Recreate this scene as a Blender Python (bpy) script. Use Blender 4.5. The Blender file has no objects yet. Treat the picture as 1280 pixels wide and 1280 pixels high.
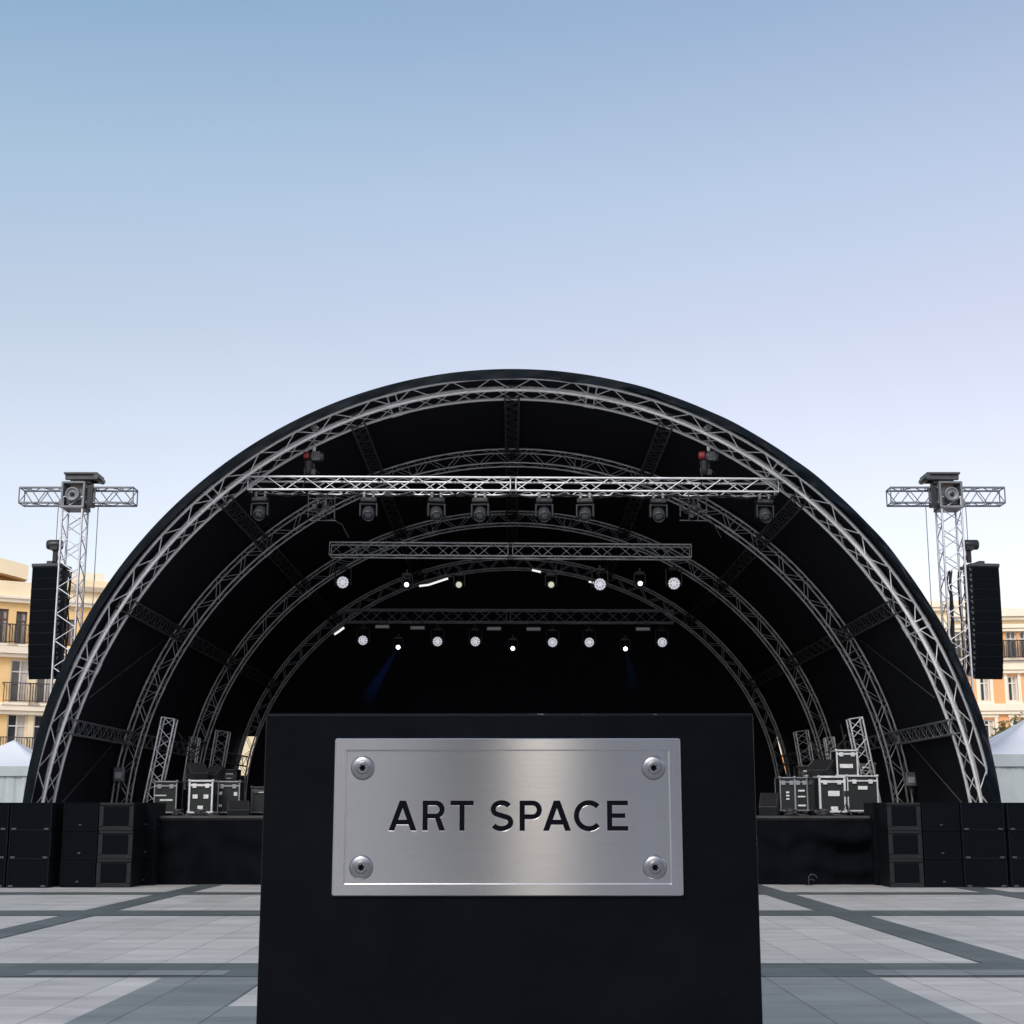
import bpy, math, random
from mathutils import Vector, Matrix
random.seed(7)
R = math.radians; PI = math.pi
C = bpy.context.scene.collection

# ------------------------------------------------------------------ camera numbers
F = 1857.0; PH = R(11.5); EY = 1.4
def P(px, py, Y):
    u = (px-640)/F; v = (640-py)/F
    t = Y/(math.cos(PH)-v*math.sin(PH))
    return Vector((u*t, Y, EY+t*(math.sin(PH)+v*math.cos(PH))))
def FP(px, py, p0, ang):
    """distance along a facade line and height of a sight line"""
    u = (px-640)/F; v = (640-py)/F; k = math.cos(PH)-v*math.sin(PH)
    dx, dy = math.cos(ang), math.sin(ang)
    # u t = X0 + s dx ; k t = Y0 + s dy
    det = u*(-dy)+dx*k
    t = (p0[0]*(-dy)+dx*p0[1])/det
    s = (u*t-p0[0])/dx
    return s, EY+t*(math.sin(PH)+v*math.cos(PH))

# ------------------------------------------------------------------ materials
def nmat(name):
    m = bpy.data.materials.new(name); m.use_nodes = True
    nt = m.node_tree; b = nt.nodes['Principled BSDF']
    return m, nt, b
def mat(name, col, rough=.5, metal=0, var=.0, scale=8, bump=0, bscale=60, spec=None, emit=None, es=0, rvar=.0):
    m, nt, b = nmat(name); N = nt.nodes; L = nt.links
    b.inputs['Base Color'].default_value = (*col, 1); b.inputs['Roughness'].default_value = rough
    b.inputs['Metallic'].default_value = metal
    if spec is not None: b.inputs['Specular IOR Level'].default_value = spec
    tc = N.new('ShaderNodeTexCoord')
    if var or rvar:
        n = N.new('ShaderNodeTexNoise'); n.inputs['Scale'].default_value = scale; n.inputs['Detail'].default_value = 6
        n.inputs['Roughness'].default_value = .65
        L.new(tc.outputs['Object'], n.inputs['Vector'])
        if var:
            r = N.new('ShaderNodeValToRGB')
            r.color_ramp.elements[0].position = .3; r.color_ramp.elements[1].position = .7
            r.color_ramp.elements[0].color = (*[max(0, c*(1-var)) for c in col], 1)
            r.color_ramp.elements[1].color = (*[min(1, c*(1+var)) for c in col], 1)
            L.new(n.outputs['Fac'], r.inputs['Fac']); L.new(r.outputs['Color'], b.inputs['Base Color'])
        if rvar:
            mr = N.new('ShaderNodeMapRange'); mr.inputs['To Min'].default_value = rough-rvar; mr.inputs['To Max'].default_value = rough+rvar
            L.new(n.outputs['Fac'], mr.inputs['Value']); L.new(mr.outputs['Result'], b.inputs['Roughness'])
    if bump:
        n2 = N.new('ShaderNodeTexNoise'); n2.inputs['Scale'].default_value = bscale; n2.inputs['Detail'].default_value = 5
        L.new(tc.outputs['Object'], n2.inputs['Vector'])
        bp = N.new('ShaderNodeBump'); bp.inputs['Strength'].default_value = bump; bp.inputs['Distance'].default_value = .02
        L.new(n2.outputs['Fac'], bp.inputs['Height']); L.new(bp.outputs['Normal'], b.inputs['Normal'])
    if emit:
        b.inputs['Emission Color'].default_value = (*emit, 1); b.inputs['Emission Strength'].default_value = es
    return m
M = {}
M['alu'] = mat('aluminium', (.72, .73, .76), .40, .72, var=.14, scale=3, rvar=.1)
M['alu_lit'] = mat('aluminium_lit', (.84, .84, .86), .42, .35, var=.14, scale=3, rvar=.08)  # brighter aluminium copy; sky light on the front arch put into its colour
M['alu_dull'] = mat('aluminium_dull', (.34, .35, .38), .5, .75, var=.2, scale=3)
M['dark_truss'] = mat('black_truss_paint', (.065, .067, .075), .42, 0, var=.3, scale=4)
M['membrane_in'] = mat('membrane_inside', (.019, .020, .027), .85, spec=.10)
M['membrane'] = mat('membrane_outside', (.0042, .0078, .0120), .55, var=.4, scale=1.4, bump=.6, bscale=2.4, spec=.09)
M['skirt'] = mat('black_molton', (.0045, .0056, .0078), 1, spec=.02, var=.25, scale=2, bump=.2, bscale=30)
M['deck'] = mat('stage_deck', (.05, .05, .052), .7, var=.3, scale=4)
M['deck_edge'] = mat('deck_edge', (.04, .04, .045), .6, .0, var=.5, scale=2)
M['sub'] = mat('speaker_paint', (.0045, .0068, .0090), .6, var=.25, scale=5, bump=.1, bscale=150, spec=.12)
M['sub_lip'] = mat('speaker_edge_paint', (.0135, .0155, .018), .55, var=.3, scale=6, spec=.2)
M['grille'] = mat('speaker_grille', (.0022, .0038, .0065), .8, bump=.4, bscale=300, spec=.08)
M['black_plastic'] = mat('black_plastic', (.012, .014, .017), .38, var=.2, scale=10)
M['black_matte'] = mat('black_matte', (.012, .012, .014), .6)
M['grey_plastic'] = mat('grey_plastic', (.045, .048, .055), .4, var=.2)
M['red'] = mat('red_paint', (.26, .03, .035), .4)
M['lens'] = mat('dark_lens', (.03, .035, .045), .06, .0, spec=1.0)
M['lamp_white'] = mat('lamp_white', (.8, .8, .85), .3, emit=(.92, .93, 1), es=.42)
M['lamp_back'] = mat('lamp_back', (.2, .2, .22), .4, emit=(.9, .92, 1), es=.06)
M['lamp_blue'] = mat('lamp_blue', (.8, .85, .9), .3, emit=(.72, .86, 1), es=5)
M['lamp_warm'] = mat('lamp_warm', (.8, .8, .6), .3, emit=(1, .95, .72), es=.4)
M['lamp_bar'] = mat('lamp_bar', (.3, .3, .32), .4, emit=(.8, .8, .85), es=.05)
M['streak_glow'] = mat('streak_glow', (.8, .8, .8), .3, emit=(1, .98, .96), es=.8)
M['case'] = mat('case_panel', (.006, .011, .012), .5, var=.3, scale=6)
M['case_edge'] = mat('case_aluminium', (.80, .80, .82), .4, .55, var=.15, scale=9)
M['case_label'] = mat('case_label', (.7, .71, .71), .6, var=.25, scale=30)
M['wedge'] = mat('wedge_paint', (.022, .026, .028), .6, var=.2)
M['rope'] = mat('steel_rope', (.25, .25, .27), .45, .7)
M['rope_dark'] = mat('dark_rope', (.07, .07, .075), .5, .5)
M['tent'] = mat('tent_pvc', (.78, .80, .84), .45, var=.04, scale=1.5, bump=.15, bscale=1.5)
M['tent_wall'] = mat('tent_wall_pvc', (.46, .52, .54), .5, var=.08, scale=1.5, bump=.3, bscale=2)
M['ochre'] = mat('ochre_render', (.90, .61, .28), .9, var=.07, scale=.5, bump=.1, bscale=20)
M['cream'] = mat('cream_render', (.92, .78, .54), .9, var=.06, scale=.5, bump=.1, bscale=20)
M['cornice'] = mat('cornice_stone', (.90, .80, .64), .85, var=.06, scale=.8)
M['roof_shade_and_chimney'] = mat('recess_shade_chimney', (.42, .24, .12), .8, var=.15)
M['roof_tile'] = mat('roof_sheet', (.55, .45, .33), .8, var=.15)
M['win_frame'] = mat('window_frame_white', (.75, .72, .66), .5)
M['win_dark'] = mat('window_frame_brown', (.12, .08, .06), .5)
M['reflection_block_grey'] = mat('reflection_block_grey', (.62, .62, .64), .8, var=.08, scale=.5)
M['reflection_block_dark'] = mat('reflection_block_dark', (.04, .045, .055), .7, var=.08, scale=.5)
M['peach'] = mat('peach_render', (.86, .44, .20), .9, var=.07, scale=.5, bump=.1, bscale=20)
M['glass'] = mat('window_glass', (.05, .055, .06), .08, spec=.8)
M['curtain_cloth'] = mat('window_curtain', (.55, .50, .44), .8, var=.15, scale=4)
M['iron'] = mat('iron_railing', (.06, .055, .05), .5)
M['bark'] = mat('bark', (.10, .07, .05), .9, var=.3, scale=12, bump=.5, bscale=30)
M['leaf'] = mat('leaves', (.10, .12, .035), .6, var=.5, scale=3)
M['leaf2'] = mat('leaves_rusty', (.22, .13, .04), .6, var=.4, scale=3)
M['podium'] = mat('podium_paint', (.0016, .0026, .0048), .40, var=.10, scale=5, bump=.02, bscale=220, spec=.075, rvar=.05)
M['ink_shade'] = mat('engraving_paint_screw_shade', (.0025, .0025, .006), .6, spec=.08)

M['steel_grey'] = mat('steel_grey', (.20, .21, .23), .5, .4, var=.2, scale=3)
def scuffed(m, zt, hw):
    nt = m.node_tree; N = nt.nodes; L = nt.links; b = N['Principled BSDF']
    tc = N.new('ShaderNodeTexCoord'); sp = N.new('ShaderNodeSeparateXYZ'); L.new(tc.outputs['Object'], sp.inputs[0])
    # distance to the top arris, in metres
    a = N.new('ShaderNodeMath'); a.operation = 'SUBTRACT'; a.inputs[0].default_value = zt; L.new(sp.outputs['Z'], a.inputs[1])
    ax = N.new('ShaderNodeMath'); ax.operation = 'ABSOLUTE'; L.new(sp.outputs['X'], ax.inputs[0])
    bx = N.new('ShaderNodeMath'); bx.operation = 'SUBTRACT'; bx.inputs[0].default_value = hw; L.new(ax.outputs[0], bx.inputs[1])
    mn = N.new('ShaderNodeMath'); mn.operation = 'MINIMUM'; L.new(a.outputs[0], mn.inputs[0]); L.new(bx.outputs[0], mn.inputs[1])
    n = N.new('ShaderNodeTexNoise'); n.inputs['Scale'].default_value = 26; n.inputs['Detail'].default_value = 8; n.inputs['Roughness'].default_value = .75
    L.new(tc.outputs['Object'], n.inputs['Vector'])
    mr = N.new('ShaderNodeMapRange'); mr.inputs['From Min'].default_value = .0; mr.inputs['From Max'].default_value = .0065; mr.inputs['To Min'].default_value = .60; mr.inputs['To Max'].default_value = .80
    L.new(mn.outputs[0], mr.inputs['Value'])
    gt = N.new('ShaderNodeMath'); gt.operation = 'GREATER_THAN'; L.new(n.outputs['Fac'], gt.inputs[0]); L.new(mr.outputs['Result'], gt.inputs[1])
    mx = N.new('ShaderNodeMixRGB'); L.new(gt.outputs[0], mx.inputs['Fac']); src = b.inputs['Base Color'].links[0].from_socket
    L.new(src, mx.inputs['Color1']); mx.inputs['Color2'].default_value = (.11, .12, .13, 1)
    # faint dust and wiped smears over the whole face
    n2 = N.new('ShaderNodeTexNoise'); n2.inputs['Scale'].default_value = 3; n2.inputs['Detail'].default_value = 9; n2.inputs['Roughness'].default_value = .7; n2.inputs['Distortion'].default_value = .6
    L.new(tc.outputs['Object'], n2.inputs['Vector'])
    m2 = N.new('ShaderNodeMapRange'); m2.inputs['From Min'].default_value = .45; m2.inputs['From Max'].default_value = .8; m2.inputs['To Max'].default_value = .0035; L.new(n2.outputs['Fac'], m2.inputs['Value'])
    ad = N.new('ShaderNodeVectorMath'); ad.operation = 'ADD'; L.new(mx.outputs[0], ad.inputs[0]); L.new(m2.outputs['Result'], ad.inputs[1])
    L.new(ad.outputs[0], b.inputs['Base Color'])
def stone(name, base, dark, mortar):
    m, nt, b = nmat(name); N = nt.nodes; L = nt.links
    tc = N.new('ShaderNodeTexCoord'); mp = N.new('ShaderNodeMapping')
    mp.inputs['Rotation'].default_value = (0, 0, R(90)); mp.inputs['Location'].default_value = (.13, .27, 0)
    L.new(tc.outputs['Object'], mp.inputs['Vector'])
    br = N.new('ShaderNodeTexBrick'); br.inputs['Scale'].default_value = 1
    br.inputs['Brick Width'].default_value = 1.35; br.inputs['Row Height'].default_value = .62
    br.inputs['Mortar Size'].default_value = .008; br.inputs['Mortar Smooth'].default_value = .3
    br.inputs['Color1'].default_value = (*base, 1); br.inputs['Color2'].default_value = (*dark, 1)
    br.inputs['Mortar'].default_value = (*mortar, 1); br.inputs['Bias'].default_value = 0
    L.new(mp.outputs['Vector'], br.inputs['Vector'])
    n = N.new('ShaderNodeTexNoise'); n.inputs['Scale'].default_value = 1.3; n.inputs['Detail'].default_value = 8; n.inputs['Roughness'].default_value = .7
    st = N.new('ShaderNodeMapping'); st.inputs['Scale'].default_value = (.55, 1.8, 1)
    L.new(tc.outputs['Object'], st.inputs['Vector']); L.new(st.outputs['Vector'], n.inputs['Vector'])
    n2 = N.new('ShaderNodeTexNoise'); n2.inputs['Scale'].default_value = 60; n2.inputs['Detail'].default_value = 4
    L.new(tc.outputs['Object'], n2.inputs['Vector'])
    mr = N.new('ShaderNodeMapRange'); mr.inputs['From Min'].default_value = .3; mr.inputs['From Max'].default_value = .7
    mr.inputs['To Min'].default_value = .76; mr.inputs['To Max'].default_value = 1.18
    L.new(n.outputs['Fac'], mr.inputs['Value'])
    mr2 = N.new('ShaderNodeMapRange'); mr2.inputs['To Min'].default_value = .88; mr2.inputs['To Max'].default_value = 1.12
    L.new(n2.outputs['Fac'], mr2.inputs['Value'])
    mu = N.new('ShaderNodeMath'); mu.operation = 'MULTIPLY'
    L.new(mr.outputs['Result'], mu.inputs[0]); L.new(mr2.outputs['Result'], mu.inputs[1])
    # dark scuffs and spots
    n3 = N.new('ShaderNodeTexNoise'); n3.inputs['Scale'].default_value = 3.2; n3.inputs['Detail'].default_value = 3
    st3 = N.new('ShaderNodeMapping'); st3.inputs['Scale'].default_value = (.35, 1.9, 1)
    L.new(tc.outputs['Object'], st3.inputs['Vector']); L.new(st3.outputs['Vector'], n3.inputs['Vector'])
    mr3 = N.new('ShaderNodeMapRange'); mr3.inputs['From Min'].default_value = .62; mr3.inputs['From Max'].default_value = .72
    mr3.inputs['To Min'].default_value = 1; mr3.inputs['To Max'].default_value = .82
    L.new(n3.outputs['Fac'], mr3.inputs['Value'])
    mu2 = N.new('ShaderNodeMath'); mu2.operation = 'MULTIPLY'
    L.new(mu.outputs[0], mu2.inputs[0]); L.new(mr3.outputs['Result'], mu2.inputs[1])
    vm = N.new('ShaderNodeVectorMath'); vm.operation = 'SCALE'
    L.new(br.outputs['Color'], vm.inputs[0]); L.new(mu2.outputs[0], vm.inputs['Scale'])
    L.new(vm.outputs[0], b.inputs['Base Color'])
    b.inputs['Roughness'].default_value = .62; b.inputs['Specular IOR Level'].default_value = .35
    bp = N.new('ShaderNodeBump'); bp.inputs['Strength'].default_value = .4; bp.inputs['Distance'].default_value = .004; bp.invert = True
    L.new(br.outputs['Fac'], bp.inputs['Height']); L.new(bp.outputs['Normal'], b.inputs['Normal'])
    return m
M['stone'] = stone('light_paving', (.49, .472, .446), (.42, .406, .386), (.25, .248, .245))
M['stone_dark'] = stone('dark_paving', (.215, .232, .232), (.172, .190, .190), (.10, .105, .105))
M['stone_band'] = stone('band_paving', (.112, .130, .128), (.088, .104, .102), (.06, .065, .065))

def brushed():
    m, nt, b = nmat('brushed_steel'); N = nt.nodes; L = nt.links
    tc = N.new('ShaderNodeTexCoord'); mp = N.new('ShaderNodeMapping'); mp.inputs['Scale'].default_value = (10, 10, 900)
    L.new(tc.outputs['Object'], mp.inputs['Vector'])
    n = N.new('ShaderNodeTexNoise'); n.inputs['Scale'].default_value = 1; n.inputs['Detail'].default_value = 5; n.inputs['Roughness'].default_value = .7
    L.new(mp.outputs['Vector'], n.inputs['Vector'])
    r = N.new('ShaderNodeValToRGB'); r.color_ramp.elements[0].position = .25; r.color_ramp.elements[1].position = .75
    r.color_ramp.elements[0].color = (.50, .505, .525, 1); r.color_ramp.elements[1].color = (.60, .605, .625, 1)
    L.new(n.outputs['Fac'], r.inputs['Fac']); L.new(r.outputs['Color'], b.inputs['Base Color'])
    b.inputs['Metallic'].default_value = 1; b.inputs['Roughness'].default_value = .17
    b.inputs['Anisotropic'].default_value = 1.0; b.inputs['Anisotropic Rotation'].default_value = .0
    tg = N.new('ShaderNodeTangent'); tg.direction_type = 'UV_MAP'; tg.uv_map = 'UVMap'
    L.new(tg.outputs['Tangent'], b.inputs['Tangent'])
    bp = N.new('ShaderNodeBump'); bp.inputs['Strength'].default_value = .04; bp.inputs['Distance'].default_value = .0004
    L.new(n.outputs['Fac'], bp.inputs['Height']); L.new(bp.outputs['Normal'], b.inputs['Normal'])
    return m
M['brushed'] = brushed()
M['steel'] = mat('screw_steel', (.29, .30, .32), .33, 1, var=.1, scale=200, bump=.05, bscale=900)
M['steel_edge'] = mat('plaque_edge_steel', (.75, .76, .79), .3, 1)

# ------------------------------------------------------------------ mesh builder
class MB:
    def __init__(s): s.v = []; s.f = []; s.sm = []; s.mi = []; s.cur = 0
    def quad(s, a, b, c, d, smooth=False):
        i = len(s.v); s.v += [tuple(a), tuple(b), tuple(c), tuple(d)]; s.f.append((i, i+1, i+2, i+3)); s.sm.append(smooth); s.mi.append(s.cur)
    def poly(s, pts, smooth=False):
        i = len(s.v); s.v += [tuple(p) for p in pts]; s.f.append(tuple(range(i, i+len(pts)))); s.sm.append(smooth); s.mi.append(s.cur)
    def grid(s, rows, smooth=True, close=False):
        n = len(rows[0]); i = len(s.v)
        for r in rows: s.v += [tuple(p) for p in r]
        for a in range(len(rows)-1):
            for b in range(n if close else n-1):
                c = (b+1) % n
                s.f.append((i+a*n+b, i+a*n+c, i+(a+1)*n+c, i+(a+1)*n+b)); s.sm.append(smooth); s.mi.append(s.cur)
    def poly_tube(s, pts, r, n=8, caps=True):
        pts = [Vector(p) for p in pts]; rows = []
        t0 = (pts[1]-pts[0]).normalized()
        up = Vector((0, 0, 1)) if abs(t0.z) < .9 else Vector((0, 1, 0))
        x = t0.cross(up).normalized()
        for i, p in enumerate(pts):
            if i == 0: t = t0
            elif i == len(pts)-1: t = (pts[-1]-pts[-2]).normalized()
            else: t = ((pts[i+1]-p).normalized()+(p-pts[i-1]).normalized()).normalized()
            x = (x-t*x.dot(t)).normalized(); y = t.cross(x)
            rr = r[i] if isinstance(r, (list, tuple)) else r
            rows.append([p+(x*math.cos(2*PI*k/n)+y*math.sin(2*PI*k/n))*rr for k in range(n)])
        s.grid(rows, True, True)
        if caps: s.poly(rows[0]); s.poly(rows[-1][::-1])
    def tube(s, a, b, r, n=6, caps=True): s.poly_tube([a, b], r, n, caps)
    def box(s, c, d, m=None):
        hx, hy, hz = d[0]/2, d[1]/2, d[2]/2; c = Vector(c); i = len(s.v)
        for x, y, z in ((-1,-1,-1),(1,-1,-1),(1,1,-1),(-1,1,-1),(-1,-1,1),(1,-1,1),(1,1,1),(-1,1,1)):
            p = Vector((x*hx, y*hy, z*hz))
            if m is not None: p = m @ p
            s.v.append(tuple(c+p))
        for q in ((0,3,2,1),(4,5,6,7),(0,1,5,4),(1,2,6,5),(2,3,7,6),(3,0,4,7)):
            s.f.append(tuple(i+k for k in q)); s.sm.append(False); s.mi.append(s.cur)
    def lathe(s, prof, c=(0,0,0), axis=(0,0,1), n=20, smooth=True):
        """prof: (radius, height) list along the axis"""
        a = Vector(axis).normalized(); up = Vector((0,0,1)) if abs(a.z) < .9 else Vector((0,1,0))
        x = a.cross(up).normalized(); y = a.cross(x); c = Vector(c); rows = []
        for r, h in prof: rows.append([c+a*h+(x*math.cos(2*PI*k/n)+y*math.sin(2*PI*k/n))*max(r, 1e-5) for k in range(n)])
        s.grid(rows, smooth, True)
    def prism(s, pts, d):
        """extrude polygon pts (3D list) by vector d"""
        d = Vector(d); a = [Vector(p) for p in pts]; b = [p+d for p in a]
        s.poly(a); s.poly(b[::-1])
        for i in range(len(a)):
            j = (i+1) % len(a); s.quad(a[i], a[j], b[j], b[i])
    def build(s, name, m, parent=None, off=None, bevel=0, seg=2, mats=None, norm=True):
        me = bpy.data.meshes.new(name)
        off = Vector(off) if off is not None else Vector((0,0,0))
        me.from_pydata([tuple(Vector(p)-off) for p in s.v], [], s.f)
        for k, p in enumerate(me.polygons): p.use_smooth = s.sm[k]; p.material_index = s.mi[k]
        for mm in (mats or [m]): me.materials.append(mm)
        if norm:
            import bmesh
            bm = bmesh.new(); bm.from_mesh(me)
            bmesh.ops.remove_doubles(bm, verts=bm.verts, dist=1e-5)
            bmesh.ops.recalc_face_normals(bm, faces=bm.faces); bm.to_mesh(me); bm.free()
        o = bpy.data.objects.new(name, me); C.objects.link(o)
        if parent is not None: o.parent = parent
        else: o.location = off
        if bevel:
            b = o.modifiers.new('bevel', 'BEVEL'); b.width = bevel; b.segments = seg; b.limit_method = 'ANGLE'; b.angle_limit = R(40)
            b.use_clamp_overlap = True
        return o
def thing(name, label, cat, loc=(0,0,0), group=None, rz=0):
    o = bpy.data.objects.new(name, None); C.objects.link(o); o.empty_display_size = .2
    o.location = loc; o.rotation_euler = (0, 0, rz); o['label'] = label; o['category'] = cat
    if group: o['group'] = group
    return o
def tag(o, label, cat, group=None):
    o['label'] = label; o['category'] = cat
    if group: o['group'] = group
    return o
def struct(o): o['kind'] = 'structure'; return o
def kids(o): return list(o.children)
def dup(o, loc=None, rz=None, label=None, group=None, parent=None, mirror=False):
    c = o.copy(); C.objects.link(c)
    if parent is not None: c.parent = parent
    if loc is not None: c.location = loc
    if rz is not None: c.rotation_euler = (0, 0, rz)
    if label: c['label'] = label
    if group: c['group'] = group
    for k in kids(o):
        d = k.copy(); C.objects.link(d); d.parent = c
        for g in kids(k):
            e = g.copy(); C.objects.link(e); e.parent = d
    return c

# ------------------------------------------------------------------ truss helpers
def truss_line(mb, a, b, w, h, rc, rd, up=(0,0,1), step=None, n=8, ends=True):
    """box truss from a to b; a,b are centre points"""
    a = Vector(a); b = Vector(b); t = (b-a); Ln = t.length; t.normalize()
    up = Vector(up); side = t.cross(up).normalized(); up = side.cross(t).normalized()
    o = [side*sx*w/2+up*sz*h/2 for sx, sz in ((-1,-1),(1,-1),(1,1),(-1,1))]
    for k in o: mb.tube(a+k, b+k, rc, n)
    step = step or max(w, h)*1.1; ns = max(2, round(Ln/step)); st = Ln/ns
    for f in range(4):
        p, q = o[f], o[(f+1) % 4]
        for i in range(ns):
            s0 = a+t*st*i; s1 = a+t*st*(i+.5); s2 = a+t*st*(i+1)
            mb.tube(s0+p, s1+q, rd, 5, False); mb.tube(s1+q, s2+p, rd, 5, False)
        if ends:
            for e in (a, b): mb.tube(e+p, e+q, rd*1.3, 6, False)
ZC = 1.4
ARC = {1: (9.0074, .1656, .0364), 2: (9.1928, .3679, -.0456), 3: (8.7895, .6491, -.1718), 4: (8.354, .7259, -.1932)}
EDGE = (9.3438, .2768, -.0213)
ARCY = {1: 31.0, 2: 37.0, 3: 43.0, 4: 48.5}
def rad(c, th): return c[0]+c[1]*th*th+c[2]*th**4
def arcpt(c, th, dr, Y):
    """th from -pi/2 .. pi/2; beyond that the leg runs straight down"""
    e = abs(th)-PI/2
    if e > 0:
        r = rad(c, PI/2)+dr; return Vector((math.copysign(r, th), Y, ZC-e*r))
    r = rad(c, th)+dr
    return Vector((math.sin(th)*r, Y, ZC+math.cos(th)*r))

# ================================================================== SETTING
g = MB(); g.quad((-400,-400,0),(400,-400,0),(400,400,0),(-400,400,0))
struct(g.build('plaza_paving', M['stone'], norm=False))
# darker field of slabs around the podium, built as a 4 mm higher sheet with light slabs left out
g = MB()
g.quad((-3.05,2,.004),(3.2,2,.004),(3.2,11.55,.004),(-3.05,11.55,.004))
g.quad((-3.05,11.55,.004),(-2.12,11.55,.004),(-2.12,13.55,.004),(-3.05,13.55,.004))
g.quad((-.4,11.55,.004),(3.2,11.55,.004),(3.2,13.55,.004),(-.4,13.55,.004))
struct(g.build('dark_paving', M['stone_dark'], norm=False))
g = MB()
def rect(x0, x1, y0, y1, z): g.quad((x0,y0,z),(x1,y0,z),(x1,y1,z),(x0,y1,z))
rect(-40, 40, 13.55, 14.75, .008); rect(-40, 40, 21.6, 22.7, .008); rect(-40, 40, 27.2, 27.95, .008)
for x in (-18.1, -6.1, 4.75, 8.85, 20.6):
    w = .23 if x < 0 else .26
    for y0, y1 in ((14.75, 21.6), (22.7, 27.2), (27.95, 60)): rect(x-w, x+w, y0, y1, .008)
struct(g.build('paving_bands', M['stone_band'], norm=False))
g = MB()
rect(3.2, 6.4, 13.62, 14.1, .012); rect(-4.3, -2.55, 13.62, 14.05, .012); rect(-12, -7.5, 13.7, 14.6, .012); rect(8.5, 13, 13.62, 14.1, .012)
struct(g.build('repaired_paving', M['stone_dark'], norm=False))

# ================================================================== PODIUM
def build_podium():
    YF = 2.4; RCS = .0038
    top = P(637, 892, YF).z; hw = (P(942, 892, YF).x-P(333, 892, YF).x)/2
    root = thing('podium', 'plain black podium in the foreground carrying a screwed-on metal plaque', 'podium', (P(637, 892, YF).x, YF+.2, 0))
    L0 = root.location.copy()
    scuffed(M['podium'], top, hw)
    b = MB(); b.box((L0.x, YF+.2, top/2), (hw*2, .4, top)); b.build('body', M['podium'], root, off=L0, bevel=.0035, seg=3)
    # plaque
    p00 = P(414.5, 1120, YF-.006); p11 = P(850.5, 923, YF-.006); q = P(854.5, 1120, YF-.006)
    cx = (p00.x+q.x)/2; w = q.x-p00.x; z0 = p00.z; z1 = p11.z
    x0 = cx-w/2; x1 = cx+w/2; yb = YF-.0005; yf = YF-.007
    bo = P(0, 923, yf).z-P(0, 937, yf).z        # border width
    c = .0012; ins = .0016; rc = .0035
    def rr(x0, x1, z0, z1, r, y, n=5):
        out = []
        for (ax, az, a0) in ((x1-r, z0+r, -90), (x1-r, z1-r, 0), (x0+r, z1-r, 90), (x0+r, z0+r, 180)):
            for k in range(n+1):
                a = R(a0+90*k/n); out.append(Vector((ax+r*math.cos(a), y, az+r*math.sin(a))))
        return out
    fr = MB()
    rows = [rr(x0, x1, z0, z1, rc, yb), rr(x0, x1, z0, z1, rc, yf+c),
            rr(x0+c, x1-c, z0+c, z1-c, rc*.7, yf)]
    fr.grid(rows[0:3], False, True)
    rows = [rr(x0+c, x1-c, z0+c, z1-c, rc*.7, yf), rr(x0+bo, x1-bo, z0+bo, z1-bo, .0015, yf)]
    fr.cur = 1; fr.grid(rows, False, True)
    fr.cur = 0; fr.grid([rr(x0+bo, x1-bo, z0+bo, z1-bo, .0015, yf), rr(x0+bo+ins, x1-bo-ins, z0+bo+ins, z1-bo-ins, .001, yf+RCS)], False, True)
    pl = fr.build('plaque', None, root, off=L0, mats=[M['steel_edge'], M['brushed']])
    # face with the letters cut through it
    cap0 = P(0, 1038.8, yf).z; cap1 = P(0, 1000.6, yf).z; H = cap1-cap0
    def X(px): return P(px, 1019, yf).x
    S = H*.180
    polys = []                                     # outline and counters, in x,z
    def A(xa, xb):
        m = (xa+xb)/2; tw = S*1.18; d = S*1.13; W = xb-xa
        def xi(z, side): # outer edge x at height z
            f = (z)/H; return (xa+(m-tw/2-xa)*f) if side < 0 else (xb-(xb-m-tw/2)*f)
        b0, b1 = H*.20, H*.20+S*.95
        k = (m-tw/2-xa)/H
        apex = (W/2-d)/k if k else H
        apex = min(apex, H*.86)
        def ii(z, side): return (xi(z, -1)+d) if side < 0 else (xi(z, 1)-d)
        zt = min(H*.95, (m-xa-d)/k)
        outer = [(xa, 0), (xa+d, 0), (ii(b0, -1), b0), (ii(b0, 1), b0), (xb-d, 0), (xb, 0), (m+tw/2, H), (m-tw/2, H)]
        hole = [(ii(b1, -1), b1), (ii(b1, 1), b1), (m, zt)]
        polys.append(outer); polys.append(hole)
    def arc(cx, cz, rx, rz, a0, a1, n=14): return [(cx+rx*math.cos(R(a0+(a1-a0)*k/n)), cz+rz*math.sin(R(a0+(a1-a0)*k/n))) for k in range(n+1)]
    def PR(xa, xb, leg):
        bh = H*.60 if leg else H*.62              # bowl height
        rz = bh/2; bx = xb-(S*.10 if leg else 0); cxp = bx-rz
        o = [(xa, 0), (xa+S, 0)]
        zb = H-bh
        if leg:
            o += [(xa+S, zb), (cxp-S*.12, zb), (xb-S*1.12, 0), (xb+S*.05, 0), (cxp+S*.92, zb+S*.1)]
            o += arc(cxp, zb+rz, rz, rz, -62, 90)
        else:
            o += [(xa+S, zb)]+arc(cxp, zb+rz, rz, rz, -90, 90)
        o += [(xa, H)]
        polys.append(o)
        polys.append([(xa+S, zb+S*.95)]+arc(cxp, zb+rz, rz-S, rz-S*.95, -90, 90)+[(xa+S, H-S*.95)])
    def T(xa, xb):
        m = (xa+xb)/2
        polys.append([(m-S/2, 0), (m+S/2, 0), (m+S/2, H-S*.95), (xb, H-S*.95), (xb, H), (xa, H), (xa, H-S*.95), (m-S/2, H-S*.95)])
    def Eh(xa, xb):
        t = S*.93; mz = H/2
        polys.append([(xa, 0), (xb, 0), (xb, t), (xa+S, t), (xa+S, mz-t/2), (xb-S*.5, mz-t/2), (xb-S*.5, mz+t/2), (xa+S, mz+t/2), (xa+S, H-t), (xb, H-t), (xb, H), (xa, H)])
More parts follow.
